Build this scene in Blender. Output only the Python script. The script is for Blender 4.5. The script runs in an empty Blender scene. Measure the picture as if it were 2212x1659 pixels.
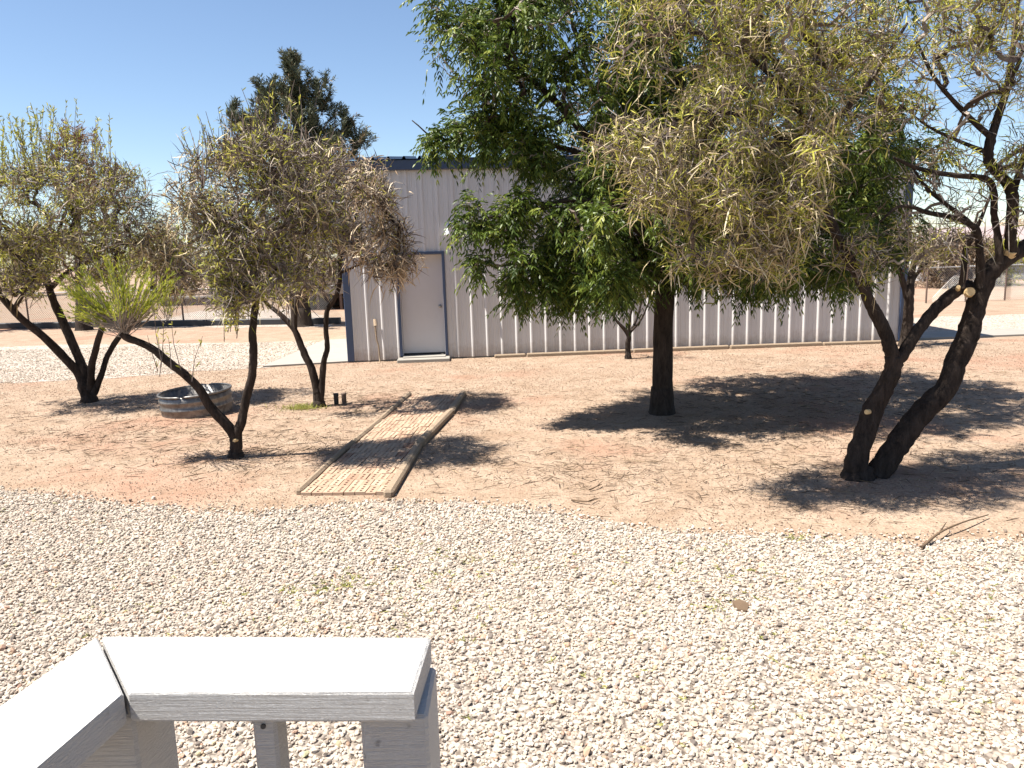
import bpy, math, random
import numpy as np
from mathutils import Vector
rng = np.random.default_rng(11); random.seed(11)
sc = bpy.context.scene; C = sc.collection
RAD = math.radians

# ------------------------------------------------------------------ camera model (used to turn measured picture points into places)
FPX, CX, CY, H = 1661., 1106., 829.5, 2.13
PITCH, ROLL = 9.7, 1.72
def _rot():
    p = RAD(90-PITCH); r = RAD(-ROLL)
    Rx = np.array([[1,0,0],[0,math.cos(p),-math.sin(p)],[0,math.sin(p),math.cos(p)]])
    Rz = np.array([[math.cos(r),-math.sin(r),0],[math.sin(r),math.cos(r),0],[0,0,1]])
    return Rx@Rz
R = _rot(); EYE = np.array([0,0,H])
def ray(u,v): return R@np.array([(u-CX)/FPX,-(v-CY)/FPX,-1.])
def G(u,v,z=0.):
    d = ray(u,v); return EYE+(z-H)/d[2]*d
def P(u,v,Y):
    d = ray(u,v); return EYE+Y/d[1]*d

# ------------------------------------------------------------------ mesh accumulator
class MB:
    def __init__(s): s.v=[]; s.l=[]; s.t=[]; s.m=[]; s.a=[]; s.n=0
    def add(s, verts, faces, mi=0, rnd=0.5):
        """faces: int array (F,k)"""
        verts=np.asarray(verts,float).reshape(-1,3); faces=np.asarray(faces,int)
        if len(verts)==0: return
        s.v.append(verts); s.l.append((faces+s.n).ravel()); s.t.append(np.full(len(faces),faces.shape[1],int))
        s.m.append(np.full(len(faces),mi,int) if np.isscalar(mi) else np.asarray(mi,int))
        s.a.append(np.full(len(verts),rnd) if np.isscalar(rnd) else np.asarray(rnd,float)); s.n+=len(verts)
    def build(s, name, mats, parent=None, smooth=False, off=None):
        me=bpy.data.meshes.new(name)
        v=np.concatenate(s.v); l=np.concatenate(s.l); t=np.concatenate(s.t); m=np.concatenate(s.m); a=np.concatenate(s.a)
        if off is not None: v=v-np.asarray(off)
        me.vertices.add(len(v)); me.vertices.foreach_set('co',v.astype(np.float32).ravel())
        me.loops.add(len(l)); me.loops.foreach_set('vertex_index',l.astype(np.int32))
        me.polygons.add(len(t)); st=np.concatenate([[0],np.cumsum(t)[:-1]])
        me.polygons.foreach_set('loop_start',st.astype(np.int32))
        me.polygons.foreach_set('material_index',m.astype(np.int32))
        me.polygons.foreach_set('use_smooth',np.full(len(t),smooth,bool))
        me.update(calc_edges=True)
        at=me.attributes.new('rnd','FLOAT','POINT'); at.data.foreach_set('value',a.astype(np.float32))
        for x in (mats if isinstance(mats,(list,tuple)) else [mats]): me.materials.append(x)
        o=bpy.data.objects.new(name,me); C.objects.link(o)
        if parent is not None: o.parent=parent
        return o
    def box(s, x0,x1,y0,y1,z0,z1, mi=0, rnd=.5, b=0.):
        if b<=0:
            v=[(x,y,z) for z in (z0,z1) for y in (y0,y1) for x in (x0,x1)]
            s.add(v,[(0,2,3,1),(4,5,7,6),(0,1,5,4),(2,6,7,3),(0,4,6,2),(1,3,7,5)],mi,rnd); return
        # bevelled box: 24 verts
        xs=(x0,x1); ys=(y0,y1); zs=(z0,z1); v=[]; idx={}
        for i in (0,1):
            for j in (0,1):
                for k in (0,1):
                    c=[xs[i],ys[j],zs[k]]; q=[(-b if w else b) for w in (i,j,k)]
                    for ax in range(3):
                        p=list(c)
                        for e in range(3):
                            if e!=ax: p[e]+=q[e]
                        idx[i,j,k,ax]=len(v); v.append(p)
        F4=[]; F3=[]
        for ax,f in ((0,0),(0,1),(1,0),(1,1),(2,0),(2,1)):
            o=[e for e in range(3) if e!=ax]; ring=[]
            for a_,b_ in ((0,0),(1,0),(1,1),(0,1)):
                k=[0,0,0]; k[ax]=f; k[o[0]]=a_; k[o[1]]=b_; ring.append(idx[k[0],k[1],k[2],ax])
            F4.append(ring if (f==1)==(ax!=1) else ring[::-1])
        for e in range(3):
            o=[q for q in range(3) if q!=e]
            for a_ in (0,1):
                for b_ in (0,1):
                    k0=[0,0,0]; k0[o[0]]=a_; k0[o[1]]=b_; k1=list(k0); k1[e]=1
                    F4.append([idx[(*k0,o[0])],idx[(*k1,o[0])],idx[(*k1,o[1])],idx[(*k0,o[1])]])
        for i in (0,1):
            for j in (0,1):
                for k in (0,1): F3.append([idx[i,j,k,a_] for a_ in range(3)])
        n0=s.n; s.add(v,F4,mi,rnd)
        s.l.append((np.asarray(F3)+n0).ravel()); s.t.append(np.full(8,3)); s.m.append(np.full(8,mi,int))
    def obox(s, p0, p1, w, h, mi=0, rnd=.5, b=0.004, z0=None, jit=0.0):
        """beam from p0 to p1 (axis along its bottom centre), width w, height h"""
        q=MB(); p0=np.asarray(p0,float); p1=np.asarray(p1,float); L=np.linalg.norm(p1-p0)
        q.box(0,L,-w/2,w/2,0,h,0,0.5,b)
        d=(p1-p0)/L; up=np.array([0,0,1.]); sd=np.cross(up,d); sd/=np.linalg.norm(sd); up=np.cross(d,sd)
        v=np.concatenate(q.v); v=p0+v[:,:1]*d+v[:,1:2]*sd+v[:,2:]*up
        if jit: v=v+rng.normal(0,jit,v.shape)
        n0=s.n; s.v.append(v); s.a.append(np.full(len(v),rnd)); s.n+=len(v)
        for l,t,m in zip(q.l,q.t,q.m): s.l.append(l+n0); s.t.append(t); s.m.append(np.full(len(t),mi,int))
    def lathe(s, prof, cx=0, cy=0, n=32, mi=0, rnd=.5, cap=False):
        prof=np.asarray(prof,float); a=np.arange(n)*2*math.pi/n
        v=np.stack([cx+prof[:,0:1]*np.cos(a),cy+prof[:,0:1]*np.sin(a),np.repeat(prof[:,1:2],n,1)],-1).reshape(-1,3)
        f=[(i*n+j,i*n+(j+1)%n,(i+1)*n+(j+1)%n,(i+1)*n+j) for i in range(len(prof)-1) for j in range(n)]
        s.add(v,f,mi,rnd)
    def tube(s, pts, rad, n=8, mi=0, rnd=.5, rough=0., sub=4, cap=True, flare=0.):
        pts=np.asarray(pts,float); rad=np.asarray(rad,float)
        if sub>1 and len(pts)>2:   # Catmull-Rom
            Q=np.vstack([2*pts[0]-pts[1],pts,2*pts[-1]-pts[-2]]); out=[]; ro=[]
            for i in range(1,len(Q)-2):
                for k in range(sub):
                    t=k/sub
                    out.append(.5*((2*Q[i])+(-Q[i-1]+Q[i+1])*t+(2*Q[i-1]-5*Q[i]+4*Q[i+1]-Q[i+2])*t*t+(-Q[i-1]+3*Q[i]-3*Q[i+1]+Q[i+2])*t**3))
                    ro.append(rad[i-1]*(1-t)+rad[i]*t)
            out.append(pts[-1]); ro.append(rad[-1]); pts=np.array(out); rad=np.array(ro)
        m=len(pts); T=np.gradient(pts,axis=0); T/=np.linalg.norm(T,axis=1)[:,None]+1e-9
        ref=np.array([0.31,0.95,0.1]) if abs(T[0,1])<.9 else np.array([1.,0,0])
        N=np.cross(T,ref); N/=np.linalg.norm(N,axis=1)[:,None]+1e-9; B=np.cross(T,N)
        a=np.arange(n)*2*math.pi/n
        rr=np.repeat(rad[:,None],n,1)
        if rough:
            ph=rng.uniform(0,6.28,6)
            base=sum(np.sin(k*a[None]+ph[k]+np.arange(m)[:,None]*.35*(k%3-1)) for k in (2,3,5))/3
            rr=rr*(1+rough*.5*base+rough*.45*rng.normal(0,.6,rr.shape))
        v=(pts[:,None]+rr[...,None]*(np.cos(a)[None,:,None]*N[:,None]+np.sin(a)[None,:,None]*B[:,None])).reshape(-1,3)
        i,j=np.meshgrid(np.arange(m-1),np.arange(n),indexing='ij'); j2=(j+1)%n
        f=np.stack([i*n+j,i*n+j2,(i+1)*n+j2,(i+1)*n+j],-1).reshape(-1,4)
        n0=s.n; s.add(v,f,mi,rnd)
        if cap:
            for e in (0,m-1):
                s.v.append(pts[e:e+1]); s.a.append(np.array([.5])); c=s.n; s.n+=1
                ff=[(c,n0+e*n+k,n0+e*n+(k+1)%n) for k in range(n)]
                s.l.append(np.array(ff).ravel()); s.t.append(np.full(n,3)); s.m.append(np.full(n,mi,int))
    def sticks(s, A, B, ra, rb, mi=0, rnd=.5):
        """many 3-sided frusta at once"""
        A=np.asarray(A); B=np.asarray(B); N=len(A)
        if N==0: return
        T=B-A; T=T/(np.linalg.norm(T,axis=1)[:,None]+1e-9)
        ref=np.where(np.abs(T[:,2:3])<.9,np.array([[0,0,1.]]),np.array([[1.,0,0]]))
        U=np.cross(T,ref); U/=np.linalg.norm(U,axis=1)[:,None]+1e-9; W=np.cross(T,U)
        ra=np.broadcast_to(ra,(N,)); rb=np.broadcast_to(rb,(N,)); v=np.empty((N,6,3))
        for k in range(3):
            c,q=math.cos(k*2.0944),math.sin(k*2.0944); d=c*U+q*W
            v[:,k]=A+ra[:,None]*d; v[:,3+k]=B+rb[:,None]*d
        b=np.arange(N)[:,None]*6
        f=np.concatenate([b+np.array([[k,(k+1)%3,3+(k+1)%3,3+k]]) for k in range(3)])
        s.add(v.reshape(-1,3),f,mi,np.repeat(np.broadcast_to(rnd,(N,)),6))
    def strips(s, A, D, L, W, droop=0.2, mi=0, rnd=None, curl=0.):
        """many narrow curved blades: base A, direction D, length L, width W; the tip sags by droop*L, the middle bows sideways by curl*L"""
        A=np.asarray(A,float); N=len(A)
        if N==0: return
        D=D/(np.linalg.norm(D,axis=1)[:,None]+1e-9); L=np.broadcast_to(L,(N,)); W=np.broadcast_to(W,(N,))
        dr=np.broadcast_to(droop,(N,))
        S=np.cross(D,rng.normal(size=(N,3))); S/=np.linalg.norm(S,axis=1)[:,None]+1e-9
        K=np.cross(D,S)*rng.normal(0,1,(N,1))*curl
        g=np.array([[0,0,-1.]]); l=L[:,None]; w=W[:,None]/2; d=dr[:,None]*l; v=[]
        for t,ww in ((0,.4),(.38,1.),(.72,.8),(1,0)):
            c=A+D*l*t*.98+g*d*t*t+K*l*4*t*(1-t)
            v+=[c-S*w*ww,c+S*w*ww] if ww else [c]
        v=np.stack(v,1); b=np.arange(N)[:,None]*7
        if rnd is None: rnd=rng.random(N)
        n0=s.n; s.add(v.reshape(-1,3),np.concatenate([b+np.array([[0,1,3,2]]),b+np.array([[2,3,5,4]])]),mi,np.repeat(np.broadcast_to(rnd,(N,)),7))
        f=(b+np.array([[4,5,6]])+n0); s.l.append(f.ravel()); s.t.append(np.full(N,3)); s.m.append(np.full(N,mi,int))

# ------------------------------------------------------------------ materials
def mk(name):
    m=bpy.data.materials.new(name); m.use_nodes=True; nt=m.node_tree
    return m,nt,nt.nodes['Principled BSDF'],(lambda t: nt.nodes.new(t))
def ramp(nt,stops,src):
    r=nt.nodes.new('ShaderNodeValToRGB'); e=r.color_ramp.elements
    while len(e)<len(stops): e.new(.5)
    for q,(p,c) in zip(e,stops): q.position=p; q.color=(*c,1)
    nt.links.new(src,r.inputs[0]); return r.outputs[0]
def mix(nt,f,a,b,mode='MIX'):
    n=nt.nodes.new('ShaderNodeMix'); n.data_type='RGBA'; n.blend_type=mode
    for i,x in ((0,f),(6,a),(7,b)):
        if hasattr(x,'links'): nt.links.new(x,n.inputs[i])
        elif i==0: n.inputs[0].default_value=x
        else: n.inputs[i].default_value=(*x,1)
    return n.outputs[2]
def noise(nt,scale,detail=4,rough=.6,vec=None,out=0):
    n=nt.nodes.new('ShaderNodeTexNoise'); n.inputs['Scale'].default_value=scale; n.inputs['Detail'].default_value=detail; n.inputs['Roughness'].default_value=rough
    if vec is not None: nt.links.new(vec,n.inputs['Vector'])
    return n.outputs[out]
def coord(nt,which='Object',scale=None):
    t=nt.nodes.new('ShaderNodeTexCoord').outputs[which]
    if scale:
        mp=nt.nodes.new('ShaderNodeMapping'); mp.inputs['Scale'].default_value=scale; nt.links.new(t,mp.inputs[0]); t=mp.outputs[0]
    return t
def bump(nt,bs,h,strength=.5,dist=.01):
    b=nt.nodes.new('ShaderNodeBump'); b.inputs['Strength'].default_value=strength; b.inputs['Distance'].default_value=dist
    nt.links.new(h,b.inputs['Height']); nt.links.new(b.outputs[0],bs.inputs['Normal']); return b
def attr(nt):
    a=nt.nodes.new('ShaderNodeAttribute'); a.attribute_name='rnd'; return a.outputs['Fac']
def M_plain(name,c,rough=.6,var=.12,scale=8,metal=0,bs_=.0):
    m,nt,b,N=mk(name); co=coord(nt)
    n=noise(nt,scale,5,.6,co)
    col=ramp(nt,[(.25,tuple(x*(1-var) for x in c)),(.75,tuple(min(1,x*(1+var)) for x in c))],n)
    nt.links.new(col,b.inputs['Base Color']); b.inputs['Roughness'].default_value=rough; b.inputs['Metallic'].default_value=metal
    if bs_: bump(nt,b,noise(nt,scale*6,4,.6,co),bs_,.004)
    return m
def M_leaf(name,stops,trans=.3,rough=.55):
    m,nt,b,N=mk(name); col=ramp(nt,stops,attr(nt)); nt.links.new(col,b.inputs['Base Color']); b.inputs['Roughness'].default_value=rough
    b.inputs['Specular IOR Level'].default_value=.25
    if trans:
        t=N('ShaderNodeBsdfTranslucent'); nt.links.new(col,t.inputs[0]); x=N('ShaderNodeMixShader'); x.inputs[0].default_value=trans
        nt.links.new(b.outputs[0],x.inputs[1]); nt.links.new(t.outputs[0],x.inputs[2]); nt.links.new(x.outputs[0],nt.nodes['Material Output'].inputs[0])
    return m
def M_bark(name,c0,c1,scale=14,st=1.,dist=.02):
    m,nt,b,N=mk(name); co=coord(nt,'Object',(1,1,.22))
    n=noise(nt,scale,8,.72,co); w=noise(nt,scale*3.2,5,.7,co)
    mixd=nt.nodes.new('ShaderNodeMath'); mixd.operation='ADD'; nt.links.new(n,mixd.inputs[0]); 
    h=nt.nodes.new('ShaderNodeMath'); h.operation='MULTIPLY'; h.inputs[1].default_value=.45; nt.links.new(w,h.inputs[0]); nt.links.new(h.outputs[0],mixd.inputs[1])
    nt.links.new(ramp(nt,[(.5,c0),(.95,c1)],mixd.outputs[0]),b.inputs['Base Color']); b.inputs['Roughness'].default_value=.9; b.inputs['Specular IOR Level'].default_value=.15
    bump(nt,b,mixd.outputs[0],st,dist); return m
def M_stone(name,stops):
    m,nt,b,N=mk(name); col=ramp(nt,stops,attr(nt))
    n=noise(nt,60,3,.6,coord(nt)); col=mix(nt,.3,col,ramp(nt,[(.3,(.55,.5,.46)),(.7,(1,1,1))],n),'MULTIPLY'); col=mix(nt,ramp(nt,[(.55,(0,0,0)),(.75,(.75,.75,.75))],noise(nt,.9,6,.75,coord(nt))),col,(1,.84,.62),'MULTIPLY')
    nt.links.new(col,b.inputs['Base Color']); b.inputs['Roughness'].default_value=.85; b.inputs['Specular IOR Level'].default_value=.2; return m

DIRT=[(0,(.30,.19,.125)),(.5,(.40,.275,.19)),(1,(.47,.35,.25))]
def M_ground():
    m,nt,b,N=mk('dirt'); co=coord(nt)
    big=noise(nt,.35,5,.6,co); mid=noise(nt,2.2,6,.65,co)
    v=N('ShaderNodeTexVoronoi'); v.inputs['Scale'].default_value=48; nt.links.new(co,v.inputs['Vector'])
    sep=N('ShaderNodeSeparateColor'); nt.links.new(v.outputs['Color'],sep.inputs[0])
    base=ramp(nt,[(.3,(.235,.165,.115)),(.7,(.325,.25,.19))],mid)
    cell=ramp(nt,[(0,(.5,.46,.42)),(.35,(.95,.95,.95)),(1,(1.2,1.18,1.15))],sep.outputs[0])
    base=mix(nt,.6,base,cell,'MULTIPLY')
    red=ramp(nt,[(.52,(0,0,0)),(.64,(1,1,1))],big)
    base=mix(nt,red,base,mix(nt,.5,(.27,.135,.09),base,'MIX'))
    nt.links.new(base,b.inputs['Base Color']); b.inputs['Roughness'].default_value=.95; b.inputs['Specular IOR Level'].default_value=.1
    bump(nt,b,v.outputs['Distance'],.6,.012); return m
def M_gravel(name,c,sc_=38,dark=(.16,.13,.11)):
    m,nt,b,N=mk(name); co=coord(nt)
    v=N('ShaderNodeTexVoronoi'); v.inputs['Scale'].default_value=sc_; nt.links.new(co,v.inputs['Vector'])
    sep=N('ShaderNodeSeparateColor'); nt.links.new(v.outputs['Color'],sep.inputs[0])
    tone=ramp(nt,[(0,tuple(x*.62 for x in c)),(.4,c),(1,tuple(min(.85,x*1.18) for x in c))],sep.outputs[0])
    gap=ramp(nt,[(.45,(1,1,1)),(.8,dark)],v.outputs['Distance'])
    col=mix(nt,.75,tone,gap,'MULTIPLY')
    col=mix(nt,.5,col,ramp(nt,[(.3,(.85,.78,.7)),(.65,(1,1,1))],noise(nt,1.1,5,.6,co)),'MULTIPLY')
    nt.links.new(col,b.inputs['Base Color']); b.inputs['Roughness'].default_value=.9; b.inputs['Specular IOR Level'].default_value=.15
    bump(nt,b,v.outputs['Distance'],-.7,.015); return m
def M_panel(name,c,rough=.45):
    m,nt,b,N=mk(name); co=coord(nt)
    n=noise(nt,1.6,5,.65,coord(nt,'Object',(1.5,1.5,.4))); sp=N('ShaderNodeSeparateXYZ'); nt.links.new(co,sp.inputs[0])
    col=ramp(nt,[(.3,tuple(x*.88 for x in c)),(.7,c)],n)
    # splash dirt along the foot of the wall
    low=N('ShaderNodeMath'); low.operation='MULTIPLY_ADD'; low.inputs[1].default_value=.55; nt.links.new(noise(nt,9,4,.7,co),low.inputs[0]); nt.links.new(sp.outputs[2],low.inputs[2])
    col=mix(nt,ramp(nt,[(.22,(.75,.75,.75)),(.62,(0,0,0))],low.outputs[0]),col,(.28,.22,.175))
    nt.links.new(col,b.inputs['Base Color']); b.inputs['Roughness'].default_value=rough; bump(nt,b,n,.05,.01); return m
def M_whitepaint():
    m,nt,b,N=mk('white_paint'); co=coord(nt)
    g=noise(nt,1.0,6,.75,coord(nt,'Object',(6,55,230)))
    sp=noise(nt,38,3,.5,co)
    col=mix(nt,ramp(nt,[(.70,(0,0,0)),(.76,(1,1,1))],sp),(.50,.49,.475),(.30,.29,.28))
    nt.links.new(col,b.inputs['Base Color']); b.inputs['Roughness'].default_value=.6
    bump(nt,b,g,.9,.010); return m
def M_wood(name,c0,c1):
    m,nt,b,N=mk(name); n=noise(nt,3,7,.7,coord(nt,'Generated',(2,26,14)))
    nt.links.new(ramp(nt,[(.3,c0),(.7,c1)],n),b.inputs['Base Color']); b.inputs['Roughness'].default_value=.9; bump(nt,b,n,.8,.012); return m
def M_brick():
    m,nt,b,N=mk('weathered_brick'); co=coord(nt)
    col=ramp(nt,[(0,(0.216,0.115,0.072)),(.25,(0.317,0.194,0.13)),(.6,(0.374,0.259,0.18)),(1,(0.418,0.31,0.223))],attr(nt))
    dust=ramp(nt,[(.4,(0,0,0)),(.65,(0.576,0.576,0.576))],noise(nt,2.3,6,.7,co))
    col=mix(nt,dust,col,(0.396,0.295,0.209)); col=mix(nt,.4,col,ramp(nt,[(.3,(.7,.65,.6)),(.7,(1,1,1))],noise(nt,70,4,.7,co)),'MULTIPLY')
    nt.links.new(col,b.inputs['Base Color']); b.inputs['Roughness'].default_value=.95; return m
def M_galv():
    m,nt,b,N=mk('galvanised_steel'); co=coord(nt)
    v=N('ShaderNodeTexVoronoi'); v.inputs['Scale'].default_value=22; nt.links.new(co,v.inputs['Vector'])
    s=N('ShaderNodeSeparateColor'); nt.links.new(v.outputs['Color'],s.inputs[0])
    col=mix(nt,.7,ramp(nt,[(0,(.15,.145,.14)),(1,(.25,.24,.23))],s.outputs[0]),ramp(nt,[(.35,(.6,.55,.5)),(.65,(1,1,1))],noise(nt,3,5,.7,co)),'MULTIPLY')
    nt.links.new(col,b.inputs['Base Color']); b.inputs['Metallic'].default_value=.75; b.inputs['Roughness'].default_value=.48; return m

mat_ground=M_ground()
mat_gravel=M_gravel('pale_gravel',(0.348,0.304,0.261),36)
mat_drive=M_gravel('drive_gravel',(0.401,0.348,0.3),26,(0.304,0.261,0.226))
mat_conc=M_plain('concrete',(0.255,0.235,0.206),.85,.07,3,0,.15)
mat_stone=M_stone('gravel_stone',[(0,(0.139,0.117,0.104)),(.08,(0.295,0.247,0.204)),(.35,(0.426,0.366,0.3)),(.88,(0.522,0.456,0.383)),(.94,(0.401,0.279,0.192)),(.97,(0.348,0.217,0.165)),(1,(0.366,0.348,0.209))])
mat_peb=M_stone('dirt_pebble',[(0,(0.16,0.109,0.0761)),(.3,(0.29,0.206,0.149)),(.85,(0.391,0.305,0.232)),(1,(0.305,0.166,0.112))])
mat_bark=M_bark('dark_fissured_bark',(0.0102,0.00744,0.00605),(0.0694,0.0512,0.0409),16,1.,.03)
mat_bark2=M_bark('brown_bark',(0.0139,0.0102,0.00837),(0.0605,0.0465,0.0372),22,.8,.012)
mat_twig=M_leaf('twig_bark',[(0,(.05,.036,.03)),(.5,(.13,.10,.085)),(1,(.36,.31,.26))],0,.9)
mat_wil=M_leaf('willow_leaf',[(0,(.12,.13,.02)),(.45,(.33,.33,.05)),(.85,(.50,.48,.085)),(1,(.58,.50,.16))],.35)
mat_spr=M_leaf('fresh_sprout_leaf',[(0,(.14,.17,.02)),(.6,(.32,.36,.04)),(1,(.46,.42,.06))],.4)
mat_pod=M_leaf('dry_seed_pod',[(0,(.20,.145,.085)),(.45,(.45,.355,.20)),(1,(.66,.57,.38))],.15,.7)
mat_podt=M_leaf('bleached_seed_pod',[(0,(.34,.23,.14)),(.5,(.55,.42,.27)),(1,(.70,.60,.45))],.15,.7)
mat_pis=M_leaf('glossy_green_leaf',[(0,(.025,.045,.010)),(.5,(.075,.115,.018)),(.85,(.16,.205,.032)),(1,(.27,.29,.06))],.3,.42)
mat_pine=M_leaf('pine_needle',[(0,(.04,.05,.028)),(.6,(.085,.095,.052)),(.9,(.14,.14,.08)),(1,(.20,.13,.07))],.1,.6)
mat_rust=M_leaf('rusty_needle',[(0,(.10,.05,.03)),(.5,(.25,.13,.07)),(.8,(.15,.14,.06)),(1,(.32,.2,.12))],.15,.7)
mat_cut=M_plain('cut_wood',(.62,.44,.22),.8,.25,25)
mat_wall=M_panel('pale_ribbed_metal',(.56,.55,.545))
mat_blue=M_plain('blue_trim_paint',(.026,.044,.092),.4,.1,3)
mat_door=M_plain('door_paint',(.52,.505,.51),.5,.05,1.5)
mat_dark=M_plain('dark_seal',(.02,.02,.022),.6,.1)
mat_knob=M_plain('dull_brass',(.35,.33,.30),.35,.1,30,.9)
mat_white=M_whitepaint()
mat_whitef=M_plain('white_lamp_enamel',(.8,.8,.8),.4,.03)
mat_timber=M_wood('grey_timber',(0.158,0.108,0.0684),(0.374,0.288,0.202))
mat_brick=M_brick(); mat_galv=M_galv()
mat_litter=M_leaf('fallen_litter',[(0,(0.0525,0.0338,0.0225)),(.6,(0.15,0.101,0.0638)),(1,(0.3,0.225,0.143))],0,.9)
mat_weed=M_leaf('dry_weed',[(0,(.14,.16,.03)),(.6,(.30,.30,.07)),(1,(.45,.40,.16))],.25)
mat_wire=M_plain('grey_wire',(.34,.33,.32),.5,.1,5,.5)
mat_post=M_plain('rusty_post',(.12,.08,.06),.8,.2,8)
mat_tan=M_plain('tan_panel',(0.294,0.252,0.203),.8,.12,1.2)
mat_siding=M_plain('white_siding',(0.434,0.434,0.441),.6,.06,1)
mat_roofp=M_plain('faded_roof',(0.294,0.231,0.224),.8,.1,1)
mat_glass=M_plain('dark_window',(.035,.04,.05),.15,.1)

# ------------------------------------------------------------------ tagging
def tag(o,label,cat,group=None):
    o['label']=label; o['category']=cat
    if group: o['group']=group
    return o
def struct(o,kind='structure',label=None):
    o['kind']=kind
    if label: o['label']=label
    return o
def thing(name,label,cat,loc=(0,0,0),rz=0,group=None):
    o=bpy.data.objects.new(name,None); o.empty_display_size=.2; C.objects.link(o); o.location=loc; o.rotation_euler=(0,0,rz)
    return tag(o,label,cat,group)

# ------------------------------------------------------------------ ground
g=MB(); g.add([(-400,-60,0),(400,-60,0),(400,900,0),(-400,900,0)],[(0,1,2,3)]); struct(g.build('ground',mat_ground))
def ragged(pts,amp=.08,step=.12):
    out=[]; n=len(pts)
    for i in range(n):
        a=np.array(pts[i]); b=np.array(pts[(i+1)%n]); k=max(1,int(np.linalg.norm(b-a)/step))
        for j in range(k):
            p=a+(b-a)*j/k; out.append(p+rng.normal(0,amp,2))
    return out
def sheet(name,pts,z,mat,amp=.0,step=.15):
    q=ragged(pts,amp,step) if amp else pts
    from mathutils.geometry import tessellate_polygon
    v=[Vector((p[0],p[1],0)) for p in q]; tri=tessellate_polygon([v])
    b=MB(); b.add([(p[0],p[1],z) for p in q],tri)
    o=b.build(name,mat); 
    me=o.data
    if me.polygons[0].normal.z<0: me.flip_normals()
    return struct(o)
edge=[(0,1062),(180,1078),(330,1100),(560,1108),(800,1085),(1106,1092),(1250,1118),(1420,1150),(1700,1160),(2000,1172),(2212,1165)]
eg=[G(u,v)[:2] for u,v in edge]
yard=[(-7.5,-3),(7,-3),(7,5.0)]+[tuple(p) for p in eg[::-1]]+[(-7.5,7.6)]
sheet('gravel_yard',yard,.004,mat_gravel,.05)
dr=[G(u,v)[:2] for u,v in [(-700,860),(0,828),(250,815),(420,803),(570,795),(690,738),(450,741),(100,746),(-700,768)]]
sheet('gravel_driveway',[tuple(p) for p in dr],.004,mat_drive,.08,.3)
WL=np.array([-3.31,15.68]); WANG=math.atan2(.69,11.66)
def W(x,y=0,z=0):
    c,s=math.cos(WANG),math.sin(WANG); return np.array([WL[0]+c*x-s*y,WL[1]+s*x+c*y,z])
far1=[G(u,v)[:2] for u,v in [(300,707),(420,672),(640,668),(730,690),(720,706)]]
sheet('pale_clearing',[tuple(p) for p in far1],.004,mat_drive,.15,.5)
dr2=[(W(12.2,1.2)[:2]),(W(12.2,4.8)[:2]),(W(32,4.8)[:2]),(W(32,.6)[:2])]
sheet('side_drive',[tuple(p) for p in dr2],.004,mat_drive,.08,.3)
def slab(name,pts,h):
    b=MB(); n=len(pts); v=[(p[0],p[1],.0) for p in pts]+[(p[0],p[1],h) for p in pts]
    b.add(v,[tuple(range(n,2*n))]); b.add(v,[(i,(i+1)%n,n+(i+1)%n,n+i) for i in range(n)])
    return struct(b.build(name,mat_conc))
ap=[G(568,794),W(-.02,-.02),W(-.02,4.6),G(700,737)]
slab('concrete_apron',[p[:2] for p in ap],.035)
slab('concrete_slab',[W(11.75,.15)[:2],W(15.2,.15)[:2],W(15.2,1.25)[:2],W(11.75,1.25)[:2]],.04)

# stones
def ico():
    t=(1+5**.5)/2
    v=np.array([(-1,t,0),(1,t,0),(-1,-t,0),(1,-t,0),(0,-1,t),(0,1,t),(0,-1,-t),(0,1,-t),(t,0,-1),(t,0,1),(-t,0,-1),(-t,0,1)],float); v/=np.linalg.norm(v[0])
    f=np.array([(0,11,5),(0,5,1),(0,1,7),(0,7,10),(0,10,11),(1,5,9),(5,11,4),(11,10,2),(10,7,6),(7,1,8),(3,9,4),(3,4,2),(3,2,6),(3,6,8),(3,8,9),(4,9,5),(2,4,11),(6,2,10),(8,6,7),(9,8,1)]); return v,f
def octa():
    return np.array([(1,0,0),(0,1,0),(-1,0,0),(0,-1,0),(0,0,1),(0,0,-1)],float),np.array([(0,1,4),(1,2,4),(2,3,4),(3,0,4),(1,0,5),(2,1,5),(3,2,5),(0,3,5)])
def scatter(mb,xy,size,base,zoff=.25,flat=.62,rndv=None):
    V,F=base; N=len(xy); k=len(V)
    sc_=np.stack([size*rng.uniform(.75,1.35,N),size*rng.uniform(.6,1.,N),size*flat*rng.uniform(.7,1.2,N)],1)
    v=V[None]*(1+rng.normal(0,.13,(N,k,1)))*sc_[:,None]
    a=rng.uniform(0,6.28,N); tx=rng.normal(0,.45,N); ty=rng.normal(0,.45,N)
    c,s=np.cos(tx)[:,None],np.sin(tx)[:,None]; y,z=v[...,1]*c-v[...,2]*s,v[...,1]*s+v[...,2]*c; v=np.stack([v[...,0],y,z],-1)
    c,s=np.cos(ty)[:,None],np.sin(ty)[:,None]; x,z=v[...,0]*c+v[...,2]*s,-v[...,0]*s+v[...,2]*c; v=np.stack([x,v[...,1],z],-1)
    c,s=np.cos(a)[:,None],np.sin(a)[:,None]; x,y=v[...,0]*c-v[...,1]*s,v[...,0]*s+v[...,1]*c; v=np.stack([x,y,v[...,2]],-1)
    v[...,:2]+=xy[:,None]; v[...,2]+=(.004+size*zoff+rng.uniform(0,1,N)*size*.35)[:,None]
    f=(F[None]+np.arange(N)[:,None,None]*k).reshape(-1,3)
    if rndv is None: rndv=rng.random(N)
    mb.add(v.reshape(-1,3),f,0,np.repeat(rndv,k))
egx=np.array([p[0] for p in eg]); egy=np.array([p[1] for p in eg]); o_=np.argsort(egx)
def edgeY(x): return np.interp(x,egx[o_],egy[o_])
n=200000; xy=np.stack([rng.uniform(-6.5,6,n),rng.uniform(2.1,8,n)],1)
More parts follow.
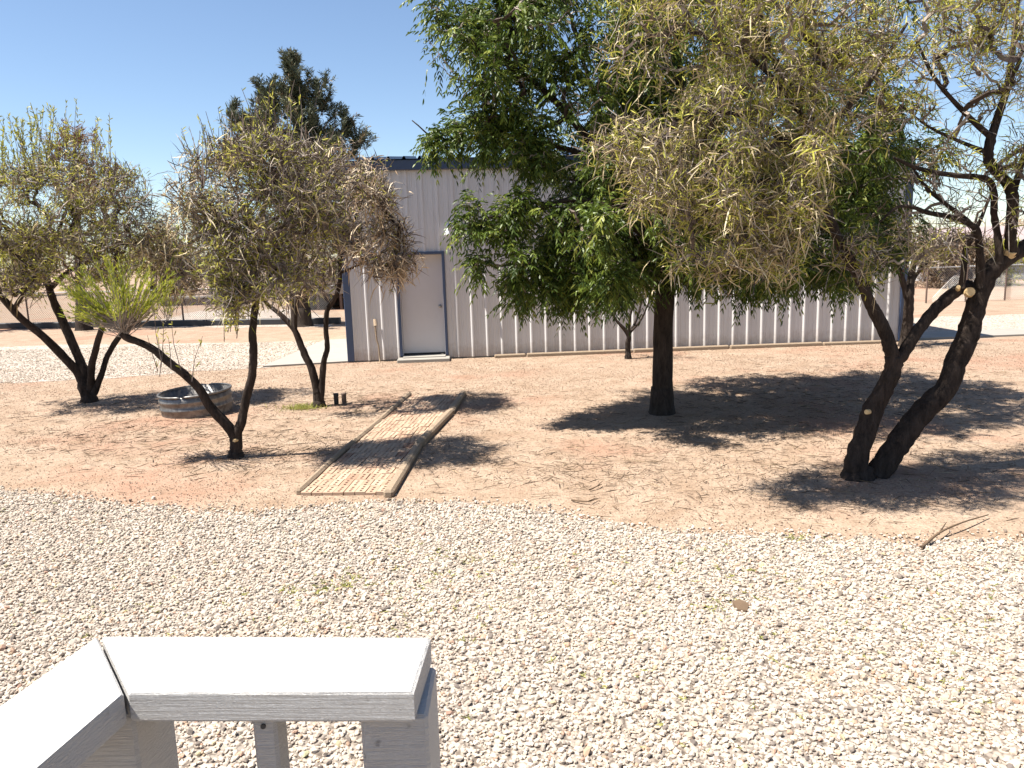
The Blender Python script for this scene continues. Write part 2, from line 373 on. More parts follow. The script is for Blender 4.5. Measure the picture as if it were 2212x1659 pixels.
keep=(xy[:,1]<edgeY(xy[:,0])+rng.normal(0,.10,n))&(np.abs(xy[:,0])<xy[:,1]*.72+1.2); xy=xy[keep]
q=MB(); scatter(q,xy,np.clip(rng.lognormal(math.log(.0098),.33,len(xy)),.005,.021),ico()); struct(q.build('gravel',mat_stone),'stuff','pale crushed stones of the gravel yard in front of the white railing')
n=150000; xy=np.stack([rng.uniform(-12,11,n),rng.uniform(5,16.2,n)],1)
dens=.45+.4*np.sin(xy[:,0]*1.3+np.sin(xy[:,1]*1.7)*1.5)*np.sin(xy[:,1]*1.1+1)+.25*(xy[:,1]>11.5)
keep=(xy[:,1]>edgeY(xy[:,0])-.15)&(np.abs(xy[:,0])<xy[:,1]*.72+1.2)&(rng.random(n)<dens)
loc=((xy-WL)@np.array([-math.sin(WANG),math.cos(WANG)])); keep&=~((loc>-.02)&(xy[:,0]>-3.6))
pa=np.array([-1.56,6.72]); pb=np.array([-1.17,11.65]); pd=(pb-pa)/np.linalg.norm(pb-pa); pn=np.array([pd[1],-pd[0]])
on=(np.abs((xy-pa)@pn)<.5)&((xy-pa)@pd>0)&((xy-pa)@pd<4.9); keep&=~on; xy=xy[keep]
q=MB(); scatter(q,xy,rng.uniform(.005,.0105,len(xy)),octa(),.15,.5); struct(q.build('pebbles',mat_peb),'stuff','small tan pebbles strewn over the reddish dirt')
n=22000; xy=np.stack([rng.uniform(-16,-4,n),rng.uniform(13,20,n)],1)
drp=np.array(dr)
def inside(p,poly):
    x,y=p[:,0],p[:,1]; r=np.zeros(len(p),bool); j=len(poly)-1
    for i in range(len(poly)):
        xi,yi=poly[i]; xj,yj=poly[j]; c=((yi>y)!=(yj>y))&(x<(xj-xi)*(y-yi)/(yj-yi+1e-12)+xi); r^=c; j=i
    return r
xy=xy[inside(xy,drp)]; q=MB(); scatter(q,xy,rng.uniform(.012,.022,len(xy)),octa(),.2,.6,rng.uniform(.3,.9,len(xy))); struct(q.build('driveway_gravel',mat_stone),'stuff','cream gravel stones of the driveway beyond the left trees')

# litter of pods and twiglets under the trees
cent=[(-6,11,2.6),(-2.6,8.4,1.5),(-2.2,11.2,1.6),(2.6,9.6,2.6),(3.2,7.2,2.2),(4.6,10,2.2),(0.8,7.4,1.6),(-4.4,9.3,1.6),(5.5,12,2.5)]
L_=[]
for x,y,r in cent: L_.append(np.stack([rng.normal(x,r*.6,750),rng.normal(y,r*.45,750)],1))
xy=np.concatenate(L_); k=(xy[:,1]>edgeY(xy[:,0])-.25)&(xy[:,1]<15.4); xy=xy[k]; n=len(xy)
A=np.column_stack([xy,rng.uniform(.012,.022,n)]); a=rng.uniform(0,6.28,n); D=np.stack([np.cos(a),np.sin(a),rng.normal(0,.06,n)],1)
q=MB(); q.strips(A,D,rng.uniform(.05,.22,n),rng.uniform(.004,.009,n),.03); struct(q.build('leaf_litter',mat_litter),'stuff','dry fallen pods and twiglets on the dirt under the trees')

# weeds
q=MB()
for (u,v,k,r) in [(730,1262,40,.12),(1000,1230,30,.3),(640,1290,25,.2),(1650,1250,22,.2),(2050,1310,20,.25),(1580,1310,22,.12),(1720,1165,16,.06),(1450,1230,16,.3),(1800,1400,14,.3),(980,1215,25,.35),(860,1330,30,.35),(2100,1500,10,.3),(300,1340,12,.5),(1500,1600,10,.3),(1250,1450,14,.4)]:
    c=G(u,v)
    for _ in range(k):
        p=c+np.array([rng.normal(0,r),rng.normal(0,r*.7),.012]); m=5
        D=rng.normal(0,1,(m,3)); D[:,2]=np.abs(D[:,2])*.5+.15
        q.strips(np.repeat(p[None],m,0),D,rng.uniform(.015,.045,m),.006,.25)
struct(q.build('weeds',mat_weed),'stuff','sparse yellow green weeds sprouting in the gravel')

# ------------------------------------------------------------------ trees
def mst(limbs,pts,bf=.25):
    """greedy tree: limbs = list of polylines (already part of the tree); every point joins the node that is nearest along the tree"""
    nodes=[];par=[];path=[]
    for pl in limbs:
        acc=0; prev=-1
        for i,p in enumerate(pl):
            if i: acc+=np.linalg.norm(p-pl[i-1])
            nodes.append(p); par.append(-2 if i==0 else -2); path.append(acc)
    nodes=np.array(nodes); path=np.array(path); pts=np.asarray(pts); N=len(pts); n0=len(nodes)
    best=np.full(N,1e9); bp=np.zeros(N,int)
    d=np.linalg.norm(pts[:,None]-nodes[None],axis=2)+bf*path[None]; bp=d.argmin(1); best=d.min(1)
    allp=np.vstack([nodes,pts]); allpath=np.concatenate([path,np.zeros(N)]); parent=np.full(n0+N,-1); done=np.zeros(N,bool); order=[]
    for _ in range(N):
        b=np.where(done,1e9,best); i=int(b.argmin()); done[i]=True; parent[n0+i]=bp[i]
        allpath[n0+i]=allpath[bp[i]]+np.linalg.norm(allp[bp[i]]-pts[i]); order.append(n0+i)
        dd=np.linalg.norm(pts-pts[i],axis=1)+bf*allpath[n0+i]; m=(dd<best)&~done; best[m]=dd[m]; bp[m]=n0+i
    desc=np.ones(n0+N)
    for i in order[::-1]:
        if parent[i]>=0: desc[parent[i]]+=desc[i]
    return allp,parent,desc,n0,order
def dense(pl,step=.12):
    out=[]
    for a,b in zip(pl[:-1],pl[1:]):
        k=max(1,int(np.linalg.norm(b-a)/step))
        for j in range(k): out.append(a+(b-a)*j/k)
    out.append(pl[-1]); return np.array(out)
def blobpts(u,v,ru,rv,Y,dy,n,shell=.35,clump=11,crad=.42):
    c=P(u,v,Y); k=Y/FPX; S=np.array([ru*k,dy,rv*k])
    def ball(m):
        d=rng.normal(size=(m,3)); d/=np.linalg.norm(d,axis=1)[:,None]; return d*(rng.random(m)**shell)[:,None]
    if not clump: return c+ball(n)*S
    m=max(2,int(round(n/clump))); cc=ball(m)*1.04; i=rng.integers(0,m,n); rc=rng.uniform(.55,1.25,m)
    return c+cc[i]*S+ball(n)*(rc[i]*crad*min(1.2,1.9/m**.33))[:,None]*np.cbrt(np.prod(S))
def branches(mb,res,rt=.004,rmax=.03,mi=0,jit=.14):
    allp,par,desc,n0,order=res; idx=np.array(order); A=allp[par[idx]]; B=allp[idx]
    rb=np.minimum(rmax,rt*desc[idx]**.42); L=np.linalg.norm(B-A,axis=1)[:,None]
    pr=np.where(par[idx]>=n0,np.minimum(rmax,rt*desc[par[idx]]**.42),rb*1.25); ra=np.minimum(pr,rb*1.35)
    q1=A+(B-A)*.33+rng.normal(0,1,A.shape)*L*jit*.7; q2=A+(B-A)*.68+rng.normal(0,1,A.shape)*L*jit*.7
    rr=np.clip(.75-desc[idx]*.01+rng.normal(0,.2,len(idx)),0,1)
    mb.sticks(A,q1,ra,ra*.7+rb*.3,mi,rr); mb.sticks(q1,q2,ra*.7+rb*.3,ra*.35+rb*.65,mi,rr); mb.sticks(q2,B,ra*.35+rb*.65,rb,mi,rr)
    dirs=B-q2; return B,dirs/(np.linalg.norm(dirs,axis=1)[:,None]+1e-9),idx-n0
def LP(l):   # [(u,v,Y),...] -> world polyline
    return np.array([P(*q) for q in l])
def rep(x,k): return np.repeat(x,k,0)

def willow(name,label,cat,limbs,blobs,shoots=(),bark=mat_bark,leafm=mat_wil,podm=mat_pod,cuts=(),rt=.004,rmax=.028,sides=10,fans=(),lw=.008,ll=(.05,.11),group=None,rough=.18,leafn=14,podn=16,podL=(.11,.22),podw=.0075,poddr=.5,twn=2.5,twm=0,leafup=.35,clump=11,crad=.42,tk=1.,lean=0.):
    base=np.array(limbs[0][0][0]); base=P(*base); base[2]=0
    t=thing(name,label,cat,base,0,group)
    tb=MB(); lines=[]
    for pl,r in limbs:
        r=np.asarray(r)*tk; w=LP(pl); tb.tube(w,np.linspace(r[0],r[1],len(w)) if len(r)==2 else r,sides,0,.5,rough,5); 
        d=dense(w); lines.append(d[len(d)//3:] if len(d)>6 else d)
    # root flare sunk a little into the ground
    tb.tube([base+[0,0,-.06],base+[0,0,.05],P(*limbs[0][0][1])*.5+base*.5],[limbs[0][1][0]*1.5*tk,limbs[0][1][0]*1.2*tk,limbs[0][1][0]*.9*tk],sides,0,.5,rough,3)
    tb.build('trunk',bark,t,True,base)
    pts=[];lf=[];pf=[]
    for (u,v,ru,rv,Y,dy,n,l,p) in blobs:
        Y-=lean
        q=blobpts(u,v,ru,rv,Y,dy,n,.35,clump,crad); q=q[q[:,2]>.5]; pts.append(q); lf.append(np.full(len(q),l)); pf.append(np.full(len(q),p))
    pts=np.concatenate(pts); lf=np.concatenate(lf); pf=np.concatenate(pf)
    cr=MB(); res=mst(lines,pts); B,D,ix=branches(cr,res,rt,rmax,0)
    lf=lf[ix]; pf=pf[ix]
    # leaves, each node a little spray along a drooping twig
    def spray(Bs,Ds,cnt,mi,Lr,Wd,dr,up,spread,curl=.06,along=.5):
        cnt=rng.poisson(cnt); A=rep(Bs,cnt); Dd=rep(Ds,cnt); n=len(A)
        if n==0: return
        d=Dd*along+rng.normal(0,.7,(n,3)); d[:,2]+=up
        cr.strips(A+rng.normal(0,spread,(n,3)),d,rng.uniform(*Lr,n),Wd*rng.uniform(.6,1.35,n),rng.uniform(dr*.2,dr*1.6,n),mi,None,curl)
    D2=D*.6+np.array([[0,0,.45]])
    spray(B,D2,lf*leafn,1,ll,lw,.22,leafup,.07,.12,.6)
    k=(rng.random(len(B))<.6); spray(B[k],D[k],pf[k]*podn,2,podL,podw,poddr,-.1,.08,.22,.3)
    spray(B,D2,np.full(len(B),twn),twm,(.12,.34),lw*.75,.12,.2,.03,.14,.6)
    for (u0,v0,Y,u1,v1,n,L0,L1,lv) in shoots:   # upright whip shoots
        for _ in range(n):
            f=rng.random(); p=P(u0+(u1-u0)*f+rng.normal(0,8),v0+(v1-v0)*f+rng.normal(0,15),Y+rng.normal(0,.35)); L=rng.uniform(L0,L1)
            d=np.array([rng.normal(0,.16),rng.normal(0,.2),1.]); m=p+d*L*.5+np.array([rng.normal(0,.03),0,0])*L; e=p+d*L+np.array([rng.normal(0,.07),0,0])*L
            cr.sticks(np.array([p,m]),np.array([m,e]),np.array([.006,.0045]),np.array([.0045,.0025]),0,.5)
            c=int(L*55*lv); s_=rng.random(c)**.8; A=p+(e-p)*s_[:,None]; dd=rng.normal(0,.6,(c,3)); dd[:,2]+=1.1
            if c: cr.strips(A,dd,rng.uniform(.04,.09,c),lw,.1,1)
    for (u,v,Y,n,L0,L1,a0,a1) in fans:          # dense broom of sprouts round a pruned end
        c0=P(u,v,Y)
        for _ in range(n):
            a=RAD(rng.uniform(a0,a1)); el=rng.normal(0,.4); L=rng.uniform(L0,L1)
            d=np.array([math.sin(a)*math.cos(el),math.sin(el),math.cos(a)*math.cos(el)]); p=c0+rng.normal(0,.03,3)
            mnd=p+d*L*.5+np.array([0,0,-.02]); e=p+d*L+np.array([0,0,L*.16])
            cr.sticks(np.array([p,mnd]),np.array([mnd,e]),np.array([.005,.004]),np.array([.004,.002]),0,.75)
            c=int(L*75); s_=rng.uniform(.38,1.05,c); A=p+(e-p)*s_[:,None]+np.array([0,0,-.01]); dd=d*1.1+rng.normal(0,.5,(c,3)); dd[:,2]+=.5
            cr.strips(A,dd,rng.uniform(.035,.075,c),.0075,.05,3)
    cr.build('crown',[mat_twig,leafm,podm,mat_spr],t,False,base)
    for (u,v,Y,r,n) in cuts:
        c0=P(u,v,Y)-base; n_=np.array(n,float); n_/=np.linalg.norm(n_); cb=MB()
        cb.tube([c0-n_*.06,c0,c0+n_*.004],[r*1.08,r,r*.96],14,0,.5,.05,1); cb.build('pruning_cut',mat_cut,t,False)
    return t

YA=12.0
willow('desert_willow','many-stemmed desert willow at the far left, its dark trunks fanning out beyond the galvanised tank','tree',
 [([(193,868,YA),(183,835,YA),(167,803,YA),(104,737,YA-.2),(57,698,YA-.3),(29,670,YA-.4),(-20,610,YA-.5),(-50,540,YA-.5)],(.16,.15,.10,.085,.08,.075,.06,.03)),
  ([(190,850,YA),(180,800,YA+.05),(167,766,YA+.1),(135,693,YA+.2),(112,641,YA+.2),(100,600,YA+.2),(75,555,YA+.2),(34,515,YA+.1),(0,480,YA)],(.12,.11,.10,.095,.085,.075,.06,.045,.03)),
  ([(112,620,YA+.2),(150,585,YA+.1),(208,555,YA),(224,508,YA),(253,458,YA),(275,400,YA)],(.06,.05,.042,.034,.022,.008)),
  ([(100,600,YA+.2),(120,520,YA+.3),(150,430,YA+.4),(160,350,YA+.4)],(.06,.045,.03,.02)),
  ([(196,840,YA-.1),(198,792,YA-.2),(213,732,YA-.3),(224,698,YA-.35)],(.09,.075,.065,.062)),
  ([(203,850,YA-.1),(221,805,YA-.1),(232,769,YA),(260,724,YA+.1),(300,680,YA+.2),(349,622,YA+.3),(385,570,YA+.3),(420,500,YA+.3)],(.08,.065,.06,.058,.05,.045,.03,.01)),
  ([(29,670,YA-.4),(60,620,YA-.6),(100,560,YA-.7)],(.05,.04,.02))],
 [(55,450,130,120,YA,.9,360,1.,.12),(185,430,120,110,YA,.9,300,.85,.2),(110,560,190,75,YA,.9,420,.85,.15),(285,480,65,110,YA,.7,150,.35,.1),(10,600,80,80,YA-.3,.7,140,.6,.1),
  (385,520,75,75,YA+.3,.6,190,.45,1.1),(400,600,75,50,YA+.3,.6,110,.35,.7),(330,580,70,60,YA+.2,.6,110,.4,.4),(-60,480,100,140,YA,.8,150,.8,.1)],
 shoots=[(-10,400,YA,120,370,40,.4,1.0,1.),(100,360,YA,240,360,24,.4,.9,.6),(230,420,YA,330,450,20,.3,.6,.3)],cuts=[(224,697,YA-.36,.05,(.2,-.2,1))],leafn=6,lw=.014,ll=(.06,.13),podw=.016,podn=7,twn=3.6,crad=.33,clump=8,tk=.68,lean=.4)
YB=8.2
willow('desert_willow','two-stemmed willow left of the brick path, its pruned limb ending in a green broom','tree',
 [([(510,988,YB),(509,960,YB),(503,935,YB),(482,909,YB-.03),(453,878,YB-.05),(430,839,YB-.07),(398,808,YB-.1),(364,782,YB-.1),(333,756,YB-.1),(307,742,YB-.1),(276,730,YB-.1),(266,719,YB-.1)],(.095,.085,.082,.075,.07,.063,.06,.058,.055,.054,.056,.06)),
  ([(510,970,YB),(512,935,YB),(523,909,YB),(531,862,YB),(544,810,YB),(548,758,YB),(546,722,YB),(549,680,YB+.05),(555,623,YB+.1),(557,560,YB+.1),(557,491,YB+.1)],(.085,.08,.07,.062,.06,.06,.058,.052,.045,.038,.032)),
  ([(557,505,YB+.1),(573,481,YB+.1),(614,463,YB),(640,457,YB),(692,460,YB),(744,470,YB)],(.03,.028,.022,.017,.011,.006)),
  ([(620,461,YB),(650,433,YB),(673,388,YB),(687,361,YB),(700,320,YB)],(.02,.016,.013,.011,.007)),
  ([(557,495,YB+.1),(530,450,YB+.2),(500,400,YB+.2),(480,330,YB+.2)],(.026,.02,.014,.008)),
  ([(557,500,YB+.1),(575,420,YB+.2),(590,350,YB+.2),(600,290,YB+.2)],(.024,.018,.013,.007)),
  ([(552,640,YB+.1),(580,600,YB-.2),(610,570,YB-.3)],(.025,.018,.01))],
 [(570,400,120,110,YB,.7,300,.75,.1),(520,570,85,90,YB,.6,230,.9,.08),(625,500,110,80,YB,.7,240,.7,.12),(455,420,60,100,YB+.1,.5,170,.2,.75),(505,655,45,45,YB,.35,60,1.1,.05),(660,380,90,70,YB,.7,170,.4,.15),(620,600,70,55,YB,.5,110,.6,.1),(480,500,70,80,YB,.5,140,.6,.45),(700,450,70,60,YB,.5,110,.4,.25)],
 shoots=[(420,400,YB,500,360,26,.25,.65,.25),(500,330,YB,640,320,24,.25,.6,.3),(480,720,YB,560,700,12,.25,.5,1.6),(320,780,YB-.1,415,815,7,.25,.55,.3)],
 fans=[(268,714,YB-.12,120,.3,.72,-75,62),(500,660,YB-.05,26,.25,.55,-40,40),(540,600,YB-.15,26,.25,.5,-55,35),(570,430,YB-.1,24,.25,.5,-40,45),(262,700,YB-.12,30,.35,.5,-85,-40),(360,690,YB-.1,14,.12,.3,-40,45)],
 cuts=[(506,952,YB-.088,.017,(-.2,-1,.1))],rt=.0042,rmax=.02,sides=10,tk=.72,lean=.25,leafn=5.5,podn=5.5,twn=3.6,lw=.0115,ll=(.045,.10),podw=.011,crad=.33,clump=9)
YC=11.0
willow('desert_willow','slender V-trunked desert willow between the tank and the shed door, hung with pale pods','tree',
 [([(689,878,YC),(686,850,YC),(684,842,YC),(673,796,YC),(658,764,YC),(645,733,YC),(634,710,YC),(608,681,YC),(585,663,YC),(560,640,YC-.1)],(.10,.085,.08,.07,.066,.062,.055,.045,.035,.02)),
  ([(691,872,YC),(694,845,YC),(699,785,YC),(707,751,YC),(704,712,YC),(707,671,YC),(720,650,YC),(733,616,YC),(736,556,YC),(750,520,YC),(768,470,YC),(790,420,YC)],(.075,.065,.056,.05,.046,.044,.042,.042,.038,.03,.02,.012)),
  ([(634,710,YC),(632,660,YC+.1),(628,600,YC+.1),(640,540,YC+.2)],(.045,.038,.03,.02)),
  ([(637,712,YC),(641,655,YC-.1),(660,600,YC-.2),(690,540,YC-.2),(720,470,YC-.2)],(.04,.035,.03,.022,.012)),
  ([(735,590,YC),(780,570,YC-.1),(830,545,YC-.1),(860,520,YC-.1)],(.025,.018,.012,.008)),
  ([(736,556,YC),(720,500,YC+.2),(700,440,YC+.2),(680,390,YC+.2)],(.03,.022,.015,.009))],
 [(775,410,95,75,YC,.8,190,.3,.8),(815,540,65,55,YC-.1,.6,130,.2,.8),(700,540,85,85,YC,.8,210,.5,.15),(635,600,70,60,YC,.7,130,.45,.1),(835,450,45,75,YC-.1,.5,90,.2,.9),(720,390,90,55,YC,.8,130,.4,.3),(740,480,70,60,YC,.7,130,.35,.3),(850,570,45,35,YC-.1,.35,60,.1,1.2)],
 shoots=[(640,430,YC,760,400,14,.3,.7,.2)],podm=mat_podt,rt=.0042,rmax=.024,tk=.76,lean=.3,leafn=4.5,podn=7,podw=.014,lw=.014,twn=4,crad=.33,clump=9)
YF=6.85
willow('desert_willow','big leaning willow on the right, two thick fissured trunks and a straw coloured crown','tree',
 [([(1852,1030,YF-.05),(1851,988,YF-.05),(1869,936,YF-.03),(1886,884,YF),(1910,842,YF),(1928,801,YF),(1931,770,YF)],(.13,.115,.105,.10,.095,.088,.085)),
  ([(1931,778,YF),(1921,745,YF),(1907,707,YF),(1889,672,YF),(1876,648,YF),(1856,597,YF-.05),(1833,560,YF-.1),(1806,506,YF-.15),(1788,460,YF-.2),(1765,424,YF-.25),(1747,356,YF-.3),(1740,290,YF-.35),(1760,220,YF-.4),(1750,140,YF-.4)],(.075,.068,.062,.06,.058,.056,.054,.05,.047,.044,.04,.034,.027,.02)),
  ([(1932,778,YF),(1948,768,YF),(1984,713,YF+.05),(2019,670,YF+.1),(2058,635,YF+.15),(2095,615,YF+.2)],(.07,.066,.06,.06,.062,.06)),
  ([(1893,1028,YF),(1924,981,YF),(1955,936,YF+.03),(2000,884,YF+.05),(2046,835,YF+.08),(2063,787,YF+.1),(2087,735,YF+.12),(2101,690,YF+.14),(2112,648,YF+.15),(2130,600,YF+.15),(2163,566,YF+.15),(2220,530,YF+.15),(2300,470,YF+.1),(2360,380,YF)],(.14,.128,.118,.115,.115,.112,.105,.10,.098,.095,.088,.08,.07,.05)),
  ([(2118,620,YF+.1),(2117,560,YF+.05),(2112,503,YF),(2100,487,YF),(2058,470,YF-.05),(2007,460,YF-.1),(1972,448,YF-.1),(1938,448,YF-.15),(1900,480,YF-.2)],(.045,.038,.034,.03,.026,.022,.019,.015,.008)),
  ([(2112,503,YF),(2091,478,YF+.1),(2038,437,YF+.1),(2003,408,YF+.1),(1970,360,YF+.1)],(.03,.024,.02,.017,.01)),
  ([(2078,622,YF+.12),(2084,563,YF+.1),(2086,539,YF+.1),(2103,505,YF+.05),(2120,470,YF),(2140,420,YF)],(.035,.03,.028,.024,.018,.012)),
  ([(2160,570,YF+.1),(2158,532,YF+.1),(2153,499,YF+.1),(2147,460,YF+.05),(2147,415,YF),(2128,386,YF),(2053,378,YF-.1),(1985,364,YF-.15),(1930,340,YF-.2)],(.04,.036,.034,.033,.032,.03,.026,.02,.012)),
  ([(2190,548,YF+.1),(2182,513,YF+.05),(2188,444,YF),(2182,405,YF),(2157,376,YF),(2137,352,YF),(2135,327,YF),(2141,298,YF),(2161,234,YF),(2176,186,YF),(2190,90,YF),(2200,0,YF)],(.06,.056,.054,.052,.05,.048,.046,.044,.038,.032,.024,.015)),
  ([(2188,420,YF),(2205,360,YF),(2230,280,YF),(2240,180,YF)],(.035,.03,.024,.015)),
  ([(1747,370,YF-.3),(1780,293,YF-.3),(1829,234,YF-.3),(1868,191,YF-.3),(1907,133,YF-.3),(1960,50,YF-.3)],(.035,.03,.027,.024,.02,.012)),
  ([(1750,350,YF-.3),(1690,300,YF-.5),(1620,260,YF-.6),(1540,240,YF-.7),(1460,260,YF-.75)],(.032,.027,.022,.017,.01)),
  ([(1780,445,YF-.2),(1720,400,YF-.4),(1650,390,YF-.6),(1570,420,YF-.7),(1500,480,YF-.7)],(.03,.025,.02,.015,.008)),
  ([(1745,270,YF-.4),(1680,180,YF-.5),(1600,110,YF-.6),(1520,80,YF-.6)],(.028,.022,.016,.01)),
  ([(2141,298,YF),(2080,240,YF-.1),(2020,170,YF-.2),(1980,90,YF-.2)],(.03,.024,.018,.01)),
  ([(2135,330,YF),(2060,300,YF+.2),(2000,270,YF+.2),(1950,230,YF+.2)],(.022,.017,.012,.008))],
 [(1470,60,150,90,YF-.5,.6,150,.7,.5),(1640,120,150,120,YF-.5,.9,230,.9,.6),(1800,80,170,110,YF-.4,.9,210,1.,.4),(1370,300,110,60,YF-.7,.5,100,.6,.9),(1460,380,110,80,YF-.6,.6,130,.7,.9),(1560,270,110,90,YF-.6,.7,160,.8,.9),(1690,330,120,110,YF-.6,.7,220,.9,1.1),(1590,470,150,80,YF-.6,.6,200,.85,1.0),(1690,470,80,90,YF-.5,.5,130,.6,1.),(1620,570,110,45,YF-.55,.45,80,.6,1.),(1500,560,80,40,YF-.6,.4,50,.5,.9),
  (2010,100,190,120,YF-.2,.8,210,.8,.3),(2140,40,120,90,YF,.8,130,.9,.3),(1960,270,110,80,YF,.6,75,.55,.12),(2110,290,110,110,YF,.7,95,.6,.1),(1890,560,70,55,YF-.2,.4,60,.35,.35),(1960,540,90,60,YF+.1,.5,80,.3,.2),(2060,450,120,80,YF,.6,100,.12,.03),(1800,210,120,80,YF-.3,.6,90,.85,.4),(2230,250,60,220,YF,.6,100,.6,.1),(1650,-60,350,90,YF-.4,.9,230,.9,.5)],
 bark=mat_bark,cuts=[(2096,630,YF+.035,.040,(-.35,-1,.25)),(2070,620,YF+.06,.018,(-.5,-1,.5)),(2186,540,YF+.075,.05,(-.1,-.7,.7)),(1872,890,YF-.08,.022,(-.8,-.6,.1))],rt=.0042,rmax=.022,sides=16,rough=.22,lw=.0095,ll=(.06,.14),tk=.86,leafn=7.5,podn=5,podL=(.08,.24),podw=.009,poddr=.35,twn=2.4,twm=0,leafup=.1,clump=10,crad=.27)

# green tree in the middle
YP=9.86
def compound(cr,B,D,n_per,mi,L=.2,w=.017,k=5,ll=.062):
    cnt=rng.poisson(n_per,len(B)); A=rep(B,cnt); Dd=rep(D,cnt); n=len(A)
    d=Dd*.45+rng.normal(0,.62,(n,3)); d[:,2]+=.12; d/=np.linalg.norm(d,axis=1)[:,None]
    A=A+rng.normal(0,.035,A.shape); Ls=L*rng.uniform(.7,1.25,n); sag=rng.uniform(.25,.75,n)
    S=np.cross(d,np.array([[0,0,1.]])); S/=np.linalg.norm(S,axis=1)[:,None]+1e-9
    tone=np.clip(rng.normal(.5,.25,n),0,1)
    for j in range(k):
        f=.25+.75*j/(k-1); p=A+d*(Ls*f)[:,None]; p[:,2]-=Ls*sag*f*f
        for s_ in (-1,1):
            dl=d*.75+S*s_*.75+rng.normal(0,.16,(n,3)); dl[:,2]-=.35+.5*sag*f
            cr.strips(p,dl,ll*rng.uniform(.75,1.2,n),w,.35,mi,np.clip(tone+rng.normal(0,.12,n),0,1))
base=P(1430,892,YP); base[2]=0
t=thing('shade_tree','tall full green shade tree with a straight thick dark trunk in front of the shed','tree',base)
tl=[([(1430,895,YP),(1431,800,YP),(1433,700,YP),(1438,620,YP),(1445,560,YP)],(.175,.155,.148,.15,.16)),
 ([(1442,590,YP),(1400,500,YP),(1340,400,YP-.1),(1270,300,YP-.2),(1180,200,YP-.3),(1050,110,YP-.3),(930,60,YP-.3)],(.11,.09,.075,.06,.045,.03,.015)),
 ([(1442,600,YP),(1370,560,YP-.3),(1280,540,YP-.5),(1180,560,YP-.6),(1080,575,YP-.6)],(.08,.06,.045,.03,.015)),
 ([(1440,570,YP),(1360,480,YP-.5),(1250,430,YP-.7),(1140,460,YP-.8),(1050,470,YP-.8)],(.07,.055,.04,.028,.012)),
 ([(1445,560,YP),(1460,450,YP),(1470,330,YP+.1),(1470,200,YP+.1),(1460,60,YP+.1),(1450,-100,YP+.1)],(.13,.11,.09,.07,.05,.025)),
 ([(1447,560,YP),(1530,470,YP+.2),(1620,400,YP+.4),(1730,330,YP+.5),(1850,260,YP+.6)],(.09,.075,.06,.04,.02)),
 ([(1447,590,YP),(1560,540,YP+.2),(1680,510,YP+.4),(1800,490,YP+.5),(1930,480,YP+.5)],(.08,.065,.05,.035,.015)),
 ([(1455,480,YP),(1520,350,YP-.6),(1580,220,YP-1),(1620,60,YP-1.2)],(.07,.055,.04,.02)),
 ([(1400,500,YP),(1340,350,YP+.6),(1280,200,YP+1),(1240,50,YP+1.2)],(.06,.05,.035,.02)),
 ([(1300,345,YP-.15),(1180,310,YP-.3),(1060,290,YP-.3),(960,310,YP-.3),(890,260,YP-.3)],(.045,.035,.025,.016,.008))]
tb=MB(); lines=[]
for pl,r in tl:
    w=LP(pl); r=np.asarray(r)*.83; tb.tube(w,r,14,0,.5,.06,5); d=dense(w,.15); lines.append(d[len(d)//3:])
tb.tube([base+[0,0,-.06],base+[0,0,.06],base+[0,0,.35]],[.21,.165,.14],14,0,.5,.1,3)
tb.build('trunk',mat_bark2,t,True,base)
bl=[(1330,170,270,190,YP,2.2,520),(1090,110,190,110,YP-.3,1.0,190),(990,30,130,60,YP-.3,.6,70),(930,300,50,30,YP-.3,.35,26),(1020,265,110,45,YP-.3,.5,80),(1100,310,100,40,YP-.3,.6,70),(1340,360,210,90,YP,1.7,300),(1300,480,170,85,YP-.5,1.4,260),(1095,462,110,34,YP-.8,.35,85),(1125,572,115,26,YP-.7,.35,75),(1200,622,110,32,YP-.5,.5,80),(1300,600,130,50,YP-.4,1.2,160),(1430,560,120,50,YP-.7,1.2,140),
 (1560,250,220,220,YP,2.4,520),(1740,430,190,130,YP+.5,2.2,380),(1890,450,110,120,YP+.6,1.5,240),(1560,570,140,45,YP,1.4,150),(1700,580,150,40,YP+.5,1.3,150),(1840,590,70,35,YP+.5,.9,60),(1450,-60,400,110,YP,2.4,420),(1200,-60,220,90,YP,1.5,140),(1780,200,180,160,YP+.5,2.,260),(1930,340,70,50,YP+.5,.8,60),(1500,400,200,150,YP+1.5,1.2,200),(1440,220,110,220,YP,1.2,220),(1450,450,110,100,YP,1.,160)]
pts=np.concatenate([blobpts(*b_,shell=.42,clump=12) for b_ in bl])
cr=MB(); res=mst(lines,pts,.2); B,D,ix=branches(cr,res,.0045,.045,0,.1)
compound(cr,B,D,5.2,1); cr.build('crown',[mat_twig,mat_pis],t,False,base)

